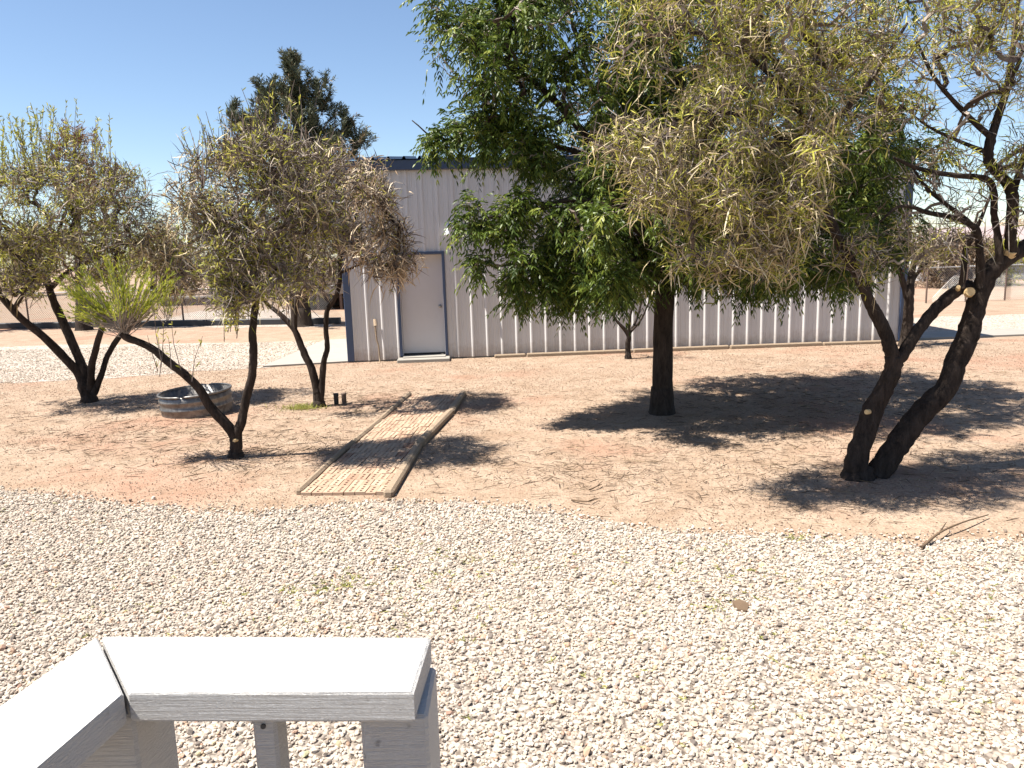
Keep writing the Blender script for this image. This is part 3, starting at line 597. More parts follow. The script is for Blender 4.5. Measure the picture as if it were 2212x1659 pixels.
# young tree against the wall, small tree by the far corner
willow('young_tree','small leafless young tree forking low against the shed wall beside the shade tree','tree',
 [([(1357,775,15),(1356,745,15),(1357,722,15),(1330,690,15),(1310,655,15)],(.06,.05,.045,.026,.018)),([(1357,725,15),(1375,690,15.1),(1388,640,15.1),(1392,600,15.1)],(.035,.024,.018,.012)),([(1358,724,15),(1362,680,14.9),(1375,640,14.9),(1385,600,14.9)],(.03,.022,.015,.01)),([(1360,720,15),(1385,690,15),(1400,655,15),(1404,630,15)],(.025,.018,.012,.01))],
 [(1330,630,40,25,15,.4,30,.3,.0),(1385,620,35,40,15,.4,40,.3,.0)],rt=.005,rmax=.014,bark=mat_bark2)
willow('small_tree','thin brown twiggy tree at the right corner of the shed','tree',
 [([(1956,745,15.6),(1960,700,15.6),(1963,650,15.6),(1966,625,15.6),(1972,580,15.7),(1990,520,15.7)],(.11,.10,.095,.085,.06,.03)),([(1962,650,15.6),(1948,600,15.6),(1930,550,15.5),(1910,500,15.5)],(.07,.055,.04,.02)),([(1964,640,15.6),(1975,600,15.8),(2010,560,15.9)],(.05,.04,.02))],
 [(1940,530,70,50,15.6,.7,180,.25,.15),(2000,540,45,50,15.7,.6,110,.2,.1),(1900,520,50,50,15.5,.6,90,.3,.2)],rt=.006,rmax=.03,bark=mat_bark2)

# pines
def pine(label,trunk,bl,tuft,mat,r0,name='pine_tree'):
    base=P(*trunk[0]); base[2]=0; t=thing(name,label,'tree',base); tb=MB(); w=LP(trunk); tb.tube(w,np.linspace(r0,r0*.12,len(w)),12,0,.5,.1,4)
    tb.tube([base+[0,0,-.06],base+[0,0,.1],base+[0,0,.6]],[r0*1.5,r0*1.2,r0],12,0,.5,.1,3)
    tb.build('trunk',mat_bark2,t,True,base)
    pts=np.concatenate([blobpts(*b_[:6],int(b_[6]*1.5),shell=.5,clump=4,crad=.26) for b_ in bl]); cr=MB(); d=dense(w,.2)
    res=mst([d[len(d)//4:]],pts,.5); B,D,ix=branches(cr,res,.008,.045,0,.05)
    D=D*.6+np.array([[0,0,.75]])+rng.normal(0,.25,D.shape); D/=np.linalg.norm(D,axis=1)[:,None]
    k=tuft; A=rep(B,k); Dd=rep(D,k); n=len(A); s_=rng.uniform(-.32,.28,n); tone=rep(np.clip(rng.normal(.5,.25,len(B)),0,1),k)
    d=rng.normal(0,1,(n,3)); d-=Dd*(d*Dd).sum(1)[:,None]; d/=np.linalg.norm(d,axis=1)[:,None]; d=d*.8+Dd*.7
    cr.strips(A+Dd*s_[:,None],d,rng.uniform(.11,.19,n),.022,.0,1,np.clip(tone+rng.normal(0,.1,n),0,1))
    cr.build('crown',[mat_twig,mat],t,False,base); return t
Y4=24.6
pine('tall dark pine rising behind the left end of the shed',[(657,706,Y4),(655,640,Y4),(650,500,Y4),(642,300,Y4),(633,180,Y4),(630,112,Y4)],
 [(630,150,22,40,Y4,.45,45),(650,200,45,40,Y4,.7,75),(590,225,50,40,Y4,.7,70),(700,205,16,45,Y4,.3,20),(625,280,90,55,Y4,1.3,150),(740,275,32,38,Y4,.5,36),(535,275,42,30,Y4,.6,40),(505,240,10,18,Y4,.2,8),(700,330,70,45,Y4,1.2,90),(775,310,22,22,Y4,.4,22),(540,330,60,40,Y4,.8,60),(500,350,12,25,Y4,.3,10),(630,400,110,60,Y4,1.6,140),(640,500,100,55,Y4,1.6,110),(660,580,80,35,Y4,1.3,60)],44,mat_pine,.24)
Y9=25.7
pine('half-dead conifer with rusty needles behind the far left willow',[(182,713,Y9),(176,660,Y9),(170,560,Y9),(165,420,Y9),(160,290,Y9)],
 [(165,320,55,45,Y9,.9,60),(150,400,90,60,Y9,1.2,100),(200,430,60,50,Y9,1.,60),(160,520,110,60,Y9,1.4,100),(120,350,40,20,Y9,.5,20),(215,370,40,20,Y9,.5,20)],22,mat_rust,.22,'conifer')
pine('dark conifer at the left picture edge behind the willow',[(-75,708,26.5),(-78,600,26.5),(-80,450,26.5),(-80,380,26.5)],
 [(-80,420,40,60,26.5,.8,50),(-80,520,80,70,26.5,1.2,90),(-60,600,70,40,26.5,1.,50)],22,mat_pine,.2,'conifer')

# far background trees, each its own
def fartree(u,vb,vt,w,label,mat,bare=.0,group='trees on the horizon'):
    b=G(u,vb); Y=b[1]; k=Y/FPX; base=np.array([b[0],b[1],0]); t=thing('distant_tree',label,'tree',base,0,group)
    hh=(vb-vt)*k; tb=MB(); tip=base+[0,0,hh*.7]; tb.tube([base+[0,0,-.1],base+[.05*hh,0,hh*.35],tip],[.05*hh,.04*hh,.015*hh],7,0,.5,.1,3); tb.build('trunk',mat_bark2,t,True,base)
    c=base+[0,0,hh*.62]; n=170; d=rng.normal(size=(n,3)); d/=np.linalg.norm(d,axis=1)[:,None]; pts=c+d*(rng.random(n)**.4)[:,None]*np.array([w*k,w*k*.8,hh*.38])
    cr=MB(); res=mst([dense(np.array([base+[.05*hh,0,hh*.35],tip]),.3)],pts,.2); B,D,ix=branches(cr,res,.012*hh/4,.05,0,.1)
    m=int(30*(1-bare)); A=rep(B,m); d=rep(D,m)*.4+rng.normal(0,.7,(len(A),3))
    if m: cr.strips(A+rng.normal(0,.05*hh,A.shape),d,rng.uniform(.12,.3,len(A))*hh/4,.05*hh/4,.2,1)
    cr.build('crown',[mat_twig,mat],t,False,base)
for a in [(330,640,490,60,'pale leafless tree far behind the left willow, under the sky gap',mat_wil,.6),(455,636,540,45,'dark round tree on the horizon right of the dry pods',mat_pine,.2),(60,640,500,70,'dull green tree on the horizon at the far left',mat_wil,.2),
          (600,630,470,60,'dark bushy tree on the horizon behind the pine trunk',mat_pine,.1),(250,640,540,50,'low olive tree on the horizon behind the green broom',mat_pine,.3),
          (2010,590,505,40,'grey green tree on the horizon right of the shed',mat_wil,.2),(2090,585,490,40,'yellow green tree on the horizon behind the right willow',mat_wil,.1),(2195,575,470,50,'pale twiggy tree on the horizon at the right edge',mat_podt,.5)]: fartree(*a)
def hedge(u0,u1,vb,h,label):
    a=G(u0,vb); b=G(u1,vb); base=(a+b)/2; t=thing('shrub',label,'shrub',base,0,'shrubs along the far fence'); n=170
    pts=a+(b-a)*rng.random(n)[:,None]+np.stack([rng.normal(0,.2,n),rng.normal(0,.6,n),h*(1-rng.random(n)**1.6)*np.ones(n)],1)
    cr=MB(); stems=[dense(np.array([a+(b-a)*f,a+(b-a)*f+[0,0,h*.3]]),.2) for f in (.2,.5,.8)]; res=mst(stems,pts,.2); B,D,ix=branches(cr,res,.014,.05,0,.1)
    for s_ in stems: cr.sticks(s_[:-1],s_[1:],.05,.045,0,.3)
    A=rep(B,26); d=rep(D,26)*.3+rng.normal(0,.7,(len(A),3)); cr.strips(A+rng.normal(0,.16,A.shape),d,rng.uniform(.15,.35,len(A)),.03,.2,1)
    tb=cr.build('foliage',[mat_twig,mat_litter if 'brown' in label else mat_wil],t,False,base)
hedge(2000,2060,622,2.0,'brown twiggy shrub beyond the fence, just right of the shed corner')
hedge(2050,2120,618,2.1,'wide brown shrub beyond the fence, behind the thick willow trunk')
hedge(2120,2185,616,1.8,'olive shrub in front of the distant white house')

# ------------------------------------------------------------------ metal shed
LEN,DEP,EAVE=11.72,8.0,3.80
shed=thing('metal_shed','long pale ribbed metal shed with dark blue trim and a single grey door','building',(WL[0],WL[1],0),WANG)
RIB=.3048
def profile(x0,x1):
    """(x, outward) of a ribbed sheet"""
    xs=[]; k=math.floor(x0/RIB)-1
    while k*RIB<x1+RIB:
        c=k*RIB+.1
        for dx,d in ((-.042,0),(-.012,.036),(.012,.036),(.038,0),(.084,0),(.094,.008),(.110,.008),(.12,0),(.184,0),(.194,.008),(.210,.008),(.22,0)): xs.append((c+dx,d))
        k+=1
    xs=[q for q in xs if x0<q[0]<x1]
    return [(x0,0)]+xs+[(x1,0)]
def panel(mb,x0,x1,z0,z1,place):
    pr=profile(x0,x1); v=[];f=[]
    for x,d in pr: v+= [place(x,d,z0),place(x,d,z1)]
    for i in range(len(pr)-1): f.append((2*i,2*i+2,2*i+3,2*i+1))
    mb.add(v,f)
DX0,DX1,DZ1=1.03,2.02,2.20
w=MB(); fr=lambda x,d,z:(x,-d,z)
panel(w,0,DX0,.03,EAVE,fr); panel(w,DX0,DX1,DZ1,EAVE,fr); panel(w,DX1,LEN,.03,EAVE,fr)
panel(w,0,DEP,.03,EAVE,lambda x,d,z:(-d,DEP-x,z)); panel(w,0,DEP,.03,EAVE,lambda x,d,z:(LEN+d,x,z)); panel(w,0,LEN,.03,EAVE,lambda x,d,z:(LEN-x,DEP+d,z))
w.build('wall',mat_wall,shed)
fo=MB(); fo.box(.02,LEN-.02,.02,DEP-.02,-.1,.05); fo.build('foundation',mat_conc,shed)
rf=MB(); RX0,RX1=-.13,LEN+.13
def roofside(sg):
    pr=profile(RX0,RX1); v=[];f=[]
    for x,d in pr:
        d=d*1.5 if d>.02 else 0
        v+=[(x,DEP/2-sg*(DEP/2+.17),EAVE+.2+d),(x,DEP/2,EAVE+.2+.5+d)]
    for i in range(len(pr)-1): f.append((2*i,2*i+2,2*i+3,2*i+1) if sg>0 else (2*i,2*i+1,2*i+3,2*i+2))
    rf.add(v,f)
roofside(1); roofside(-1)
ro=rf.build('roof',mat_blue,shed)
for x in (0,LEN):   # gable fillers
    gb=MB(); gb.add([(x,0,EAVE),(x,DEP,EAVE),(x,DEP,EAVE+.19),(x,DEP/2,EAVE+.69),(x,0,EAVE+.19)],[(0,1,2,3,4)]); gb.build('gable',mat_wall,shed)
TR=.120
for nm,y0,y1 in (('eave_trim',-TR,.02),('eave_trim',DEP-.02,DEP+TR)):
    q=MB(); q.box(RX0,RX1,y0,y1,EAVE-.005,EAVE+.195,0,.5,.012); q.build(nm,mat_blue,shed)
q=MB(); q.lathe([(.0,EAVE+.4),(.001,EAVE+.4)],0,0,4)
def corner(x0,x1,y0,y1):
    q=MB(); q.box(x0,x1,y0,y1,.02,EAVE-.006,0,.5,.01); q.build('corner_trim',mat_blue,shed)
corner(-.045,.10,-.045,.10); corner(LEN-.10,LEN+.045,-.045,.10); corner(-.045,.10,DEP-.1,DEP+.045); corner(LEN-.1,LEN+.045,DEP-.1,DEP+.045)
dq=MB(); dq.box(1.092,1.958,.165,.205,.125,2.138,0,.5,.004); door=dq.build('door',mat_door,shed)
f=MB(); f.box(DX0,1.085,-.055,-.002,.09,DZ1,0,.5,.004); f.box(1.965,DX1,-.055,-.002,.09,DZ1,0,.5,.004); f.box(1.0855,1.9645,-.055,-.002,2.145,DZ1,0,.5,.004); f.build('door_frame',mat_blue,door)
f=MB(); f.box(1.05,1.089,-.0015,.22,.09,2.18,0,.5,.002); f.box(1.961,2.0,-.0015,.22,.09,2.18,0,.5,.002); f.box(1.0895,1.9605,-.0015,.22,2.142,2.18,0,.5,.002); f.build('door_jamb',mat_door,door)
k=MB(); k.lathe([(.034,0),(.034,.008),(.012,.012),(.012,.035),(.027,.045),(.031,.06),(.024,.075),(.0,.078)],0,0,16); v=np.concatenate(k.v); k.v=[np.stack([v[:,0]+1.885,+.164-v[:,2],v[:,1]+1.08],1)]; k.build('door_knob',mat_knob,door,True)
k=MB(); k.box(1.092,1.958,.166,.21,.1,.122); k.build('door_sweep',mat_dark,door)
k=MB(); k.box(1.05,2.0,.23,.26,.09,2.17); k.build('door_backing',mat_dark,door)
# lamp over the right of the door
lx,lz=2.135,2.66
k=MB(); k.lathe([(.055,0),(.055,.02),(.03,.035),(.018,.06),(.018,.10),(0,.10)],0,0,16); v=np.concatenate(k.v); k.v=[np.stack([v[:,0]+lx,-.004-v[:,2]*1.2,v[:,1]+lz+.03],1)]; lamp=k.build('wall_lamp',mat_whitef,shed,True)
k=MB(); k.tube([(lx,-.115,lz+.03),(lx-.02,-.13,lz-.03),(lx-.028,-.135,lz-.07)],[.022,.026,.03],12,0,.5,0,3); k.build('lamp_arm',mat_whitef,lamp,True)
k=MB(); k.lathe([(.03,-.06),(.045,-.09),(.062,-.13),(.064,-.15),(.05,-.155),(0,-.157)],lx-.028,-.135,18); v=np.concatenate(k.v); v[:,2]+=lz; k.v=[v]; k.build('lamp_head',mat_whitef,lamp,True)

# door step
st=MB(); 
def wbox(mb,x0,x1,y0,y1,z0,z1,b=.006):
    q=MB(); q.box(x0,x1,y0,y1,z0,z1,0,.5,b); v=np.concatenate(q.v); v=np.array([W(a_,b_,c_) for a_,b_,c_ in v]); n0=mb.n; mb.v.append(v); mb.a.append(np.full(len(v),.5)); mb.n+=len(v)
    for l,t_,m in zip(q.l,q.t,q.m): mb.l.append(l+n0); mb.t.append(t_); mb.m.append(m)
wbox(st,.99,2.05,-.42,-.06,-.02,.07,.012); wbox(st,1.09,1.96,-.20,.2,.071,.088,.004)
tag(st.build('door_step',mat_conc),'low pale concrete step under the grey shed door','step')
# stake leaning on the wall
q=MB(); a_=W(.62,-.14,0); b_=W(.55,-.045,.86); m_=a_*.45+b_*.55
q.tube([a_,a_*.6+b_*.4+[.012,0,0],m_+[-.01,0,0],b_],[.014,.016,.018,.020],7,0,.5,.15,3); q.tube([m_*.3+b_*.7,b_+[0,0,.02]],[.032,.028],8,0,.5,.2,1)
tag(q.build('wooden_stake',mat_timber,None,True),'short weathered stake leaning on the shed wall left of the door','stake')
# timbers lying along the wall foot
edges=[2.95,3.62,5.85,7.9,9.9,11.45]
lab=['short stub of timber nearest the door at the shed wall foot','long grey landscape timber at the wall foot behind the young tree','landscape timber at the wall foot right behind the thick dark trunk','landscape timber at the wall foot just left of the leaning willow','last landscape timber at the wall foot near the right shed corner']
for i,(x0,x1) in enumerate(zip(edges[:-1],edges[1:])):
    q=MB(); y=-.13+rng.normal(0,.015); q.obox(W(x0+.012,y,-.01),W(x1-.012,y+rng.normal(0,.02),-.01),.10,.085+rng.uniform(-.01,.012),0,.5,.02)
    tag(q.build('landscape_timber',mat_timber),lab[i],'timber','timbers along the shed wall')

# ------------------------------------------------------------------ brick path
nm=np.array([pd[1],-pd[0],0]); dm=np.array([pd[0],pd[1],0]); o0=np.array([pa[0],pa[1],0])
bm_=MB(); bw,bl_=.0995,.202; NC,NR=8,24
def brick(c,rot):
    # top face is a grid with three holes let in
    w2,l2=bw/2-.003,bl_/2-.003; h=.03+rng.normal(0,.003); hs=.016
    us=[-w2,-hs*.75,hs*.75,w2]; vs=[-l2]
    for cy in (-.055,0,.055): vs+=[cy-hs,cy+hs]
    vs+=[l2]; v=[];f=[]
    tilt=rng.normal(0,.012,2)
    for b__ in vs:
        for a__ in us: v.append((a__,b__,h+tilt[0]*a__+tilt[1]*b__))
    hole={(1,1),(1,3),(1,5)}
    for j in range(len(vs)-1):
        for i in range(3):
            q=(j*4+i,j*4+i+1,(j+1)*4+i+1,(j+1)*4+i)
            if (i,j) in hole:
                n_=len(v); vv=[v[z] for z in q]; v+= [(x,y,z-.028) for x,y,z in vv]
                f.append((n_,n_+1,n_+2,n_+3))
                for e in range(4): f.append((q[e],n_+e,n_+(e+1)%4,q[(e+1)%4]))
            else: f.append(q)
    n_=len(v); ring=[0,3,4*(len(vs)-1)+3,4*(len(vs)-1)]
    v+=[(v[z][0],v[z][1],-.02) for z in ring]
    for e in range(4): f.append((ring[e],n_+e,n_+(e+1)%4,ring[(e+1)%4]))
    v=np.array(v); c_,s_=math.cos(rot),math.sin(rot); x=v[:,0]*c_-v[:,1]*s_; y=v[:,0]*s_+v[:,1]*c_
    bm_.add(c+x[:,None]*nm+y[:,None]*dm+np.stack([0*x,0*x,v[:,2]],1),f,0,np.clip(rng.beta(2,1.6),0,1))
for r_ in range(NR):
    sh=rng.normal(0,.006)
    for c_ in range(NC):
        brick(o0+nm*((c_-(NC-1)/2)*bw+sh+rng.normal(0,.0015))+dm*(.1+r_*bl_+rng.normal(0,.004)),rng.normal(0,.012))
struct(bm_.build('brick_path',mat_brick),'structure','path of weathered three-holed bricks leading to the shed')
def edgebeam(pts,label,w_,h_):
    for (a_,b_),l in zip(zip(pts[:-1],pts[1:]),label):
        A=G(*a_); B=G(*b_); d=(B-A)/np.linalg.norm(B-A); q=MB()
        q.obox(A+d*.012+[0,0,-.015],B-d*.012+[rng.normal(0,.01),0,-.015],w_,h_+rng.uniform(-.008,.01),0,.5,.022)
        tag(q.build('edging_timber',mat_timber),l,'timber','timbers edging the brick path')
edgebeam([(644,1070),(742,978),(822,912),(884,855)],['near left edging timber of the brick path','middle left edging timber of the brick path','far left edging timber of the brick path'],.07,.078)
edgebeam([(838,1076),(903,968),(973,896),(1001,852)],['near right edging timber of the brick path, split along its grain','middle right edging timber of the brick path','far right edging timber of the brick path'],.095,.085)

# ------------------------------------------------------------------ stock tank
tc=G(431,888); tk=thing('stock_tank','round galvanised metal stock tank on the dirt behind the pruned limb','tank',(tc[0],tc[1]-.05,.0)); tk.rotation_euler=(RAD(1.5),RAD(-2.6),0)
r=.49; q=MB(); hh=.31
q.lathe([(r*.97,-.03),(r*.985,.03),(r*.985,.09),(r*1.012,.105),(r*1.012,.125),(r*.985,.14),(r*.985,.20),(r*1.012,.215),(r*1.012,.235),(r*.99,.25),(r*.99,hh),(r*.975,hh),(r*.975,.02),(0,.02)],0,0,56); q.build('tank_wall',mat_galv,tk,True)
q=MB(); a=np.linspace(0,2*math.pi,49); q.tube(np.stack([r*np.cos(a),r*np.sin(a),np.full(49,hh)],1),np.full(49,.016),8,0,.5,0,1,False); q.build('rim',mat_galv,tk,True)

# two short dark stubs by the V tree
for u,v,l,mt in ((727,870,'short black stub standing just right of the V-trunked willow',mat_dark),(744,869,'short grey striped stub beside the black stub',mat_post)):
    c=G(u,v+4); q=MB(); q.lathe([(.034,-.02),(.034,.14),(.040,.145),(.040,.165),(.03,.17),(0,.17)],c[0],c[1],14)
    for k in range(4): q.lathe([(.0352,.03+k*.03),(.0375,.038+k*.03),(.0352,.046+k*.03)],c[0],c[1],14)
    tag(q.build('stub_post',mt,None,True),l,'post')
# grass tuft
c=G(655,882); q=MB(); n=420; q.add(np.array([c+[math.cos(a_)*.2,math.sin(a_)*.11,.006] for a_ in np.linspace(0,6.28,13)[:-1]]),[tuple(range(12))]); A=c+np.stack([rng.normal(0,.16,n),rng.normal(0,.1,n),np.zeros(n)],1); D=rng.normal(0,.6,(n,3)); D[:,2]=np.abs(D[:,2])+.7
q.strips(A,D,rng.uniform(.05,.13,n),.007,.25); tag(q.build('grass_tuft',mat_weed),'pale green grass tuft at the foot of the V-trunked willow','plant')
# fallen sticks
def stick(pts,r,label):
    q=MB(); w=[G(u,v,z) for u,v,z in pts]; q.tube(w,np.linspace(r,r*.4,len(w)),6,0,.5,.2,4)
    d=w[1]-w[0]; q.tube([w[1],w[1]+d*.35+np.array([.03,.05,.02])],[r*.6,r*.25],5,0,.5,.1,1)
    tag(q.build('fallen_stick',mat_litter,None,True),label,'stick')
stick([(1990,1183,.02),(2030,1150,.05),(2080,1128,.06),(2135,1112,.03)],.011,'long forked stick lying at the gravel edge below the right willow')
stick([(1235,1080,.015),(1270,1083,.03),(1292,1076,.02)],.009,'small curved stick on the reddish dirt right of the path')
stick([(1273,1058,.015),(1290,1050,.03),(1300,1046,.02)],.009,'short straight stick on the dirt above the curved one')
c=G(1600,1318); q=MB(); scatter(q,np.array([c[:2]]),np.array([.05]),ico(),.3,.35,np.array([.4])); scatter(q,np.array([c[:2]+[.03,.02]]),np.array([.03]),ico(),.5,.4,np.array([.6]))
tag(q.build('bark_chunk',mat_litter),'curled brown chunk of bark lying on the pale gravel','bark')

# ------------------------------------------------------------------ white porch railing
rail=thing('porch_railing','white painted wooden porch railing turning a mitred corner in the foreground','railing',(-.3,.9,0))
o=np.array([-.3,.9,0]); ZT=1.63; TH=.038
def prism(name,poly,z0,z1,b=.003,parent=rail):
    q=MB(); n=len(poly); P_=np.array(poly,float); c=P_.mean(0); In=c+(P_-c)*(1-b/np.linalg.norm(P_-c,axis=1)[:,None]*1.4)
    rings=[(In,z0),(P_,z0+b),(P_,z1-b),(In,z1)]; v=[(p[0],p[1],z) for r_,z in rings for p in r_]
    q.add(v,[tuple(range(n))[::-1]]); q.add(v,[tuple(range(3*n,4*n))]); q.add(v,[(i*n+j,i*n+(j+1)%n,(i+1)*n+(j+1)%n,(i+1)*n+j) for i in range(3) for j in range(n)])
    return q.build(name,mat_white,parent,False,o)
g2=lambda u,v:G(u,v,ZT)[:2]
bl0,br0,fr0,fl0=g2(215,1375),g2(930,1377),g2(893,1496),g2(272,1497)
prism('top_board',[fl0+[.003,0],fr0,br0,bl0+[.003,0]],ZT-TH,ZT)
L0,L1=g2(0,1530),g2(88,1662); dl=(L0-bl0)/np.linalg.norm(L0-bl0)
prism('side_board',[bl0-[.003,0],bl0+dl*1.6-[.003,0],fl0+dl*1.45-[.003,0],fl0-[.003,0]],ZT-TH,ZT)
zb=ZT-TH-.002
def post(name,x0,x1,y0,y1,zlo=0.,ztop=None):
    q=MB(); q.box(x0-o[0],x1-o[0],y0-o[1],y1-o[1],zlo,ztop or zb,0,.5,.004); return q.build(name,mat_white,rail)
post('post',-.193,-.1125,.836,.948)
post('post',-.572,-.471,.854,.955)
post('baluster',-.325,-.296,.844,.885,.78)
q=MB(); q.box(-.470-o[0],-.194-o[0],.888-o[1],.926-o[1],zb-.03,zb,0,.5,.003); q.build('upper_rail',mat_white,rail)
q=MB(); q.box(-.470-o[0],-.194-o[0],.850-o[1],.888-o[1],.70,.779,0,.5,.003); q.build('lower_rail',mat_white,rail)
q=MB(); q.box(-.56-o[0],-.522-o[0],-.5-o[1],.853-o[1],zb-.03,zb,0,.5,.003); q.build('upper_rail',mat_white,rail)
for y in (.70,.55): post('baluster',-.521,-.484,y,y+.038,.78)
q=MB(); q.lathe([(.0032,0),(.0032,.002),(0,.002)],0,0,10); v=np.concatenate(q.v); q.v=[np.stack([v[:,0]-.311-o[0],.8435-v[:,2]-o[1],v[:,1]+zb-.012],1)]; q.build('screw',mat_dark,rail)

# ------------------------------------------------------------------ fences and far buildings
def chainlink(a,b,h,n,label):
    a=np.array(a);b=np.array(b); t=thing('chain_link_fence',label,'fence',a); L=np.linalg.norm(b-a); d=(b-a)/L
    for i in range(n+1):
        p=a+d*L*i/n; q=MB(); q.tube([p-a+[0,0,-.05],p-a+[0,0,h+.04]],[.03,.028],8,0,.5,0,1); q.lathe([(.03,h+.04),(.036,h+.045),(.02,h+.08),(0,h+.085)],p[0]-a[0],p[1]-a[1],8); q.build('post',mat_post,t)
    q=MB(); q.tube([[0,0,h],(b-a)+[0,0,h]],[.021,.021],7,0,.5,0,1); q.build('top_rail',mat_wire,t)
    s_=np.arange(-h,L,.075); A=[];B=[]
    for x in s_:
        for sg in (1,-1):
            x0,z0,x1,z1=(x,0,x+h,h) if sg>0 else (x+h,0,x,h)
            A.append((x0,z0));B.append((x1,z1))
    A=np.array(A);B=np.array(B); k=(A[:,0]>=0)&(B[:,0]>=0)&(A[:,0]<=L)&(B[:,0]<=L); A=A[k];B=B[k]
    to=lambda Q:Q[:,:1]*d+np.stack([np.zeros(len(Q)),np.zeros(len(Q)),Q[:,1]+.03],1)
    q=MB(); q.sticks(to(A),to(B),.0045,.0045); q.build('wire_mesh',mat_wire,t)
chainlink(G(-250,712),G(752,694),1.2,9,'grey chain-link fence on thin posts behind the left trees')
chainlink(G(2000,655)*[1,1,0],G(2420,640)*[1,1,0],1.2,5,'grey chain-link fence right of the shed before the white house')
a=G(345,661); b=G(530,656); base=(a+b)/2; lw_=thing('low_ledge','long low dark ledge with a pale top edge far behind the left fence','wall',base)
q=MB(); q.obox(a-base,b-base,.5,.34,0,.5,.01); q.build('ledge_body',mat_post,lw_); q=MB(); q.obox(a-base+[0,0,.345],b-base+[0,0,.345],.62,.1,0,.5,.01); q.build('pale_top',mat_conc,lw_)  # long dark body with a paler, wider slab on top
a=G(-250,714); b=G(735,699); q=MB(); q.obox(a,b,.22,.2,0,.5,.02); tag(q.build('dark_strip',mat_dark),'long dark low strip along the foot of the left fence','border')  # one long dark low strip along the fence foot
# open tan shed beyond the pine
a=G(634,671); b=G(790,668); base=a.copy(); Lh=np.linalg.norm(b-a); rz=math.atan2(b[1]-a[1],b[0]-a[0])
sh=thing('open_shed','low tan shed with a dark open front behind the pine trunk','building',base,rz)
k=a[1]/FPX; h1,h2=34*k,72*k
q=MB(); q.box(0,Lh,-.04,.04,h1,h2,0,.5,.01); q.build('front_panel',mat_tan,sh)
q=MB(); q.box(.05,Lh-.05,2.6,2.7,0,h2-.05); q.box(.0,.08,.045,2.59,0,h2-.05); q.box(Lh-.08,Lh,.045,2.59,0,h2-.05); q.build('wall',mat_post,sh)
q=MB(); q.box(-.15,Lh+.15,-.2,2.9,h2+.003,h2+.07,0,.5,.01); q.build('roof',mat_tan,sh)
for i in range(4):
    x=.05+(Lh-.1)*i/3; q=MB(); q.box(x-.05,x+.05,.045,.14,0,h2-.06); q.build('post',mat_post,sh)
# white house far right
a=G(2105,606); b=G(2420,596); base=a.copy(); Lh=np.linalg.norm(b-a); rz=math.atan2(b[1]-a[1],b[0]-a[0]); k=a[1]/FPX
hs=thing('white_house','distant white house with dark windows at the right edge behind the willow','house',base,rz); hw=62*k
q=MB(); q.box(0,Lh,0,7,0,hw,0,.5,.01); wl=q.build('wall',mat_siding,hs)
q=MB(); q.add([(-.5,-.6,hw-.1),(Lh+.5,-.6,hw-.1),(Lh+.5,3.5,hw+1.3),(-.5,3.5,hw+1.3),(-.5,7.6,hw-.1),(Lh+.5,7.6,hw-.1)],[(0,1,2,3),(3,2,5,4)]); q.add([(-.5,-.6,hw-.1),(-.5,3.5,hw+1.3),(-.5,7.6,hw-.1)],[(0,1,2)]); q.build('roof',mat_roofp,hs)
for x in (1.2,4.2,7.2,9.6):
    q=MB(); q.box(x,x+1.1,-.05,.02,.9,2.0,0,.5,.01); wf=q.build('window',mat_whitef,hs); q=MB(); q.box(x+.08,x+1.02,-.056,-.051,.98,1.92); q.build('pane',mat_glass,wf)
q=MB(); q.box(3.0,3.9,-.05,.02,0,2.05,0,.5,.01); q.build('door',mat_tan,hs)
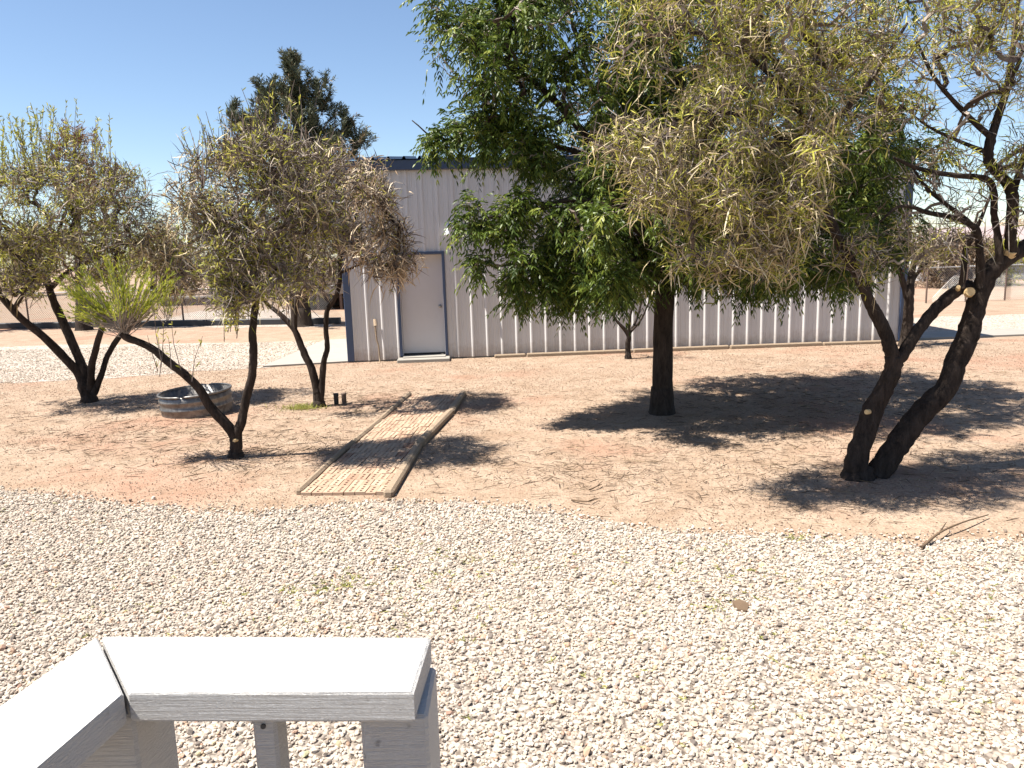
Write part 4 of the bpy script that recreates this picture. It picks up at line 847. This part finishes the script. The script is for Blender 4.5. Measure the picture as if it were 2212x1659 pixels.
# long pale shed roof glimpsed right of the metal shed
a=G(1985,608); b=G(2080,606); base=a.copy(); Lh=np.linalg.norm(b-a); rz=math.atan2(b[1]-a[1],b[0]-a[0]); k=a[1]/FPX
hs=thing('far_barn','distant pale barn with a pinkish roof just right of the shed corner','barn',base,rz); hw=52*k
q=MB(); q.box(0,Lh,0,5,0,hw,0,.5,.01); q.build('wall',mat_siding,hs)
q=MB(); q.add([(-.3,-.4,hw-.05),(Lh+.3,-.4,hw-.05),(Lh+.3,2.5,hw+.9),(-.3,2.5,hw+.9),(-.3,5.4,hw-.05),(Lh+.3,5.4,hw-.05)],[(0,1,2,3),(3,2,5,4)]); q.build('roof',mat_roofp,hs)
q=MB(); q.box(.4,1.6,-.05,.02,0,2.1,0,.5,.01); q.build('door',mat_glass,hs)

# ------------------------------------------------------------------ light, sky, camera
EL=63.; AZ=10.5
s=Vector((-math.cos(RAD(AZ))*math.cos(RAD(EL)),-math.sin(RAD(AZ))*math.cos(RAD(EL)),math.sin(RAD(EL))))
sun=bpy.data.lights.new('sun','SUN'); sun.energy=5.0; sun.angle=RAD(.5); sun.color=(1,.945,.86)
so=bpy.data.objects.new('sun',sun); so.rotation_euler=s.to_track_quat('Z','Y').to_euler(); so.location=(-20,0,30); C.objects.link(so)
wd=bpy.data.worlds.new('World'); sc.world=wd; wd.use_nodes=True; nt=wd.node_tree
sk=nt.nodes.new('ShaderNodeTexSky'); sk.sky_type='NISHITA'; sk.sun_disc=False; sk.sun_elevation=RAD(EL); sk.sun_rotation=RAD(270-AZ); sk.air_density=1.; sk.dust_density=.6; sk.ozone_density=1.6; sk.altitude=1200
bg=nt.nodes['Background']; bg.inputs[1].default_value=.066; nt.links.new(sk.outputs[0],bg.inputs[0])
cam=bpy.data.cameras.new('camera'); cam.sensor_fit='HORIZONTAL'; cam.sensor_width=36; cam.lens=36*FPX/2212.; cam.clip_start=.05; cam.clip_end=3000
co=bpy.data.objects.new('camera',cam); C.objects.link(co); co.location=(0,0,H)
from mathutils import Matrix
co.rotation_euler=Matrix(R.tolist()).to_euler(); sc.camera=co
sc.view_settings.view_transform='Standard'; sc.view_settings.look='None'; sc.view_settings.exposure=1.4; sc.view_settings.gamma=1
sc.cycles.max_bounces=6; sc.cycles.diffuse_bounces=3; sc.cycles.transmission_bounces=3
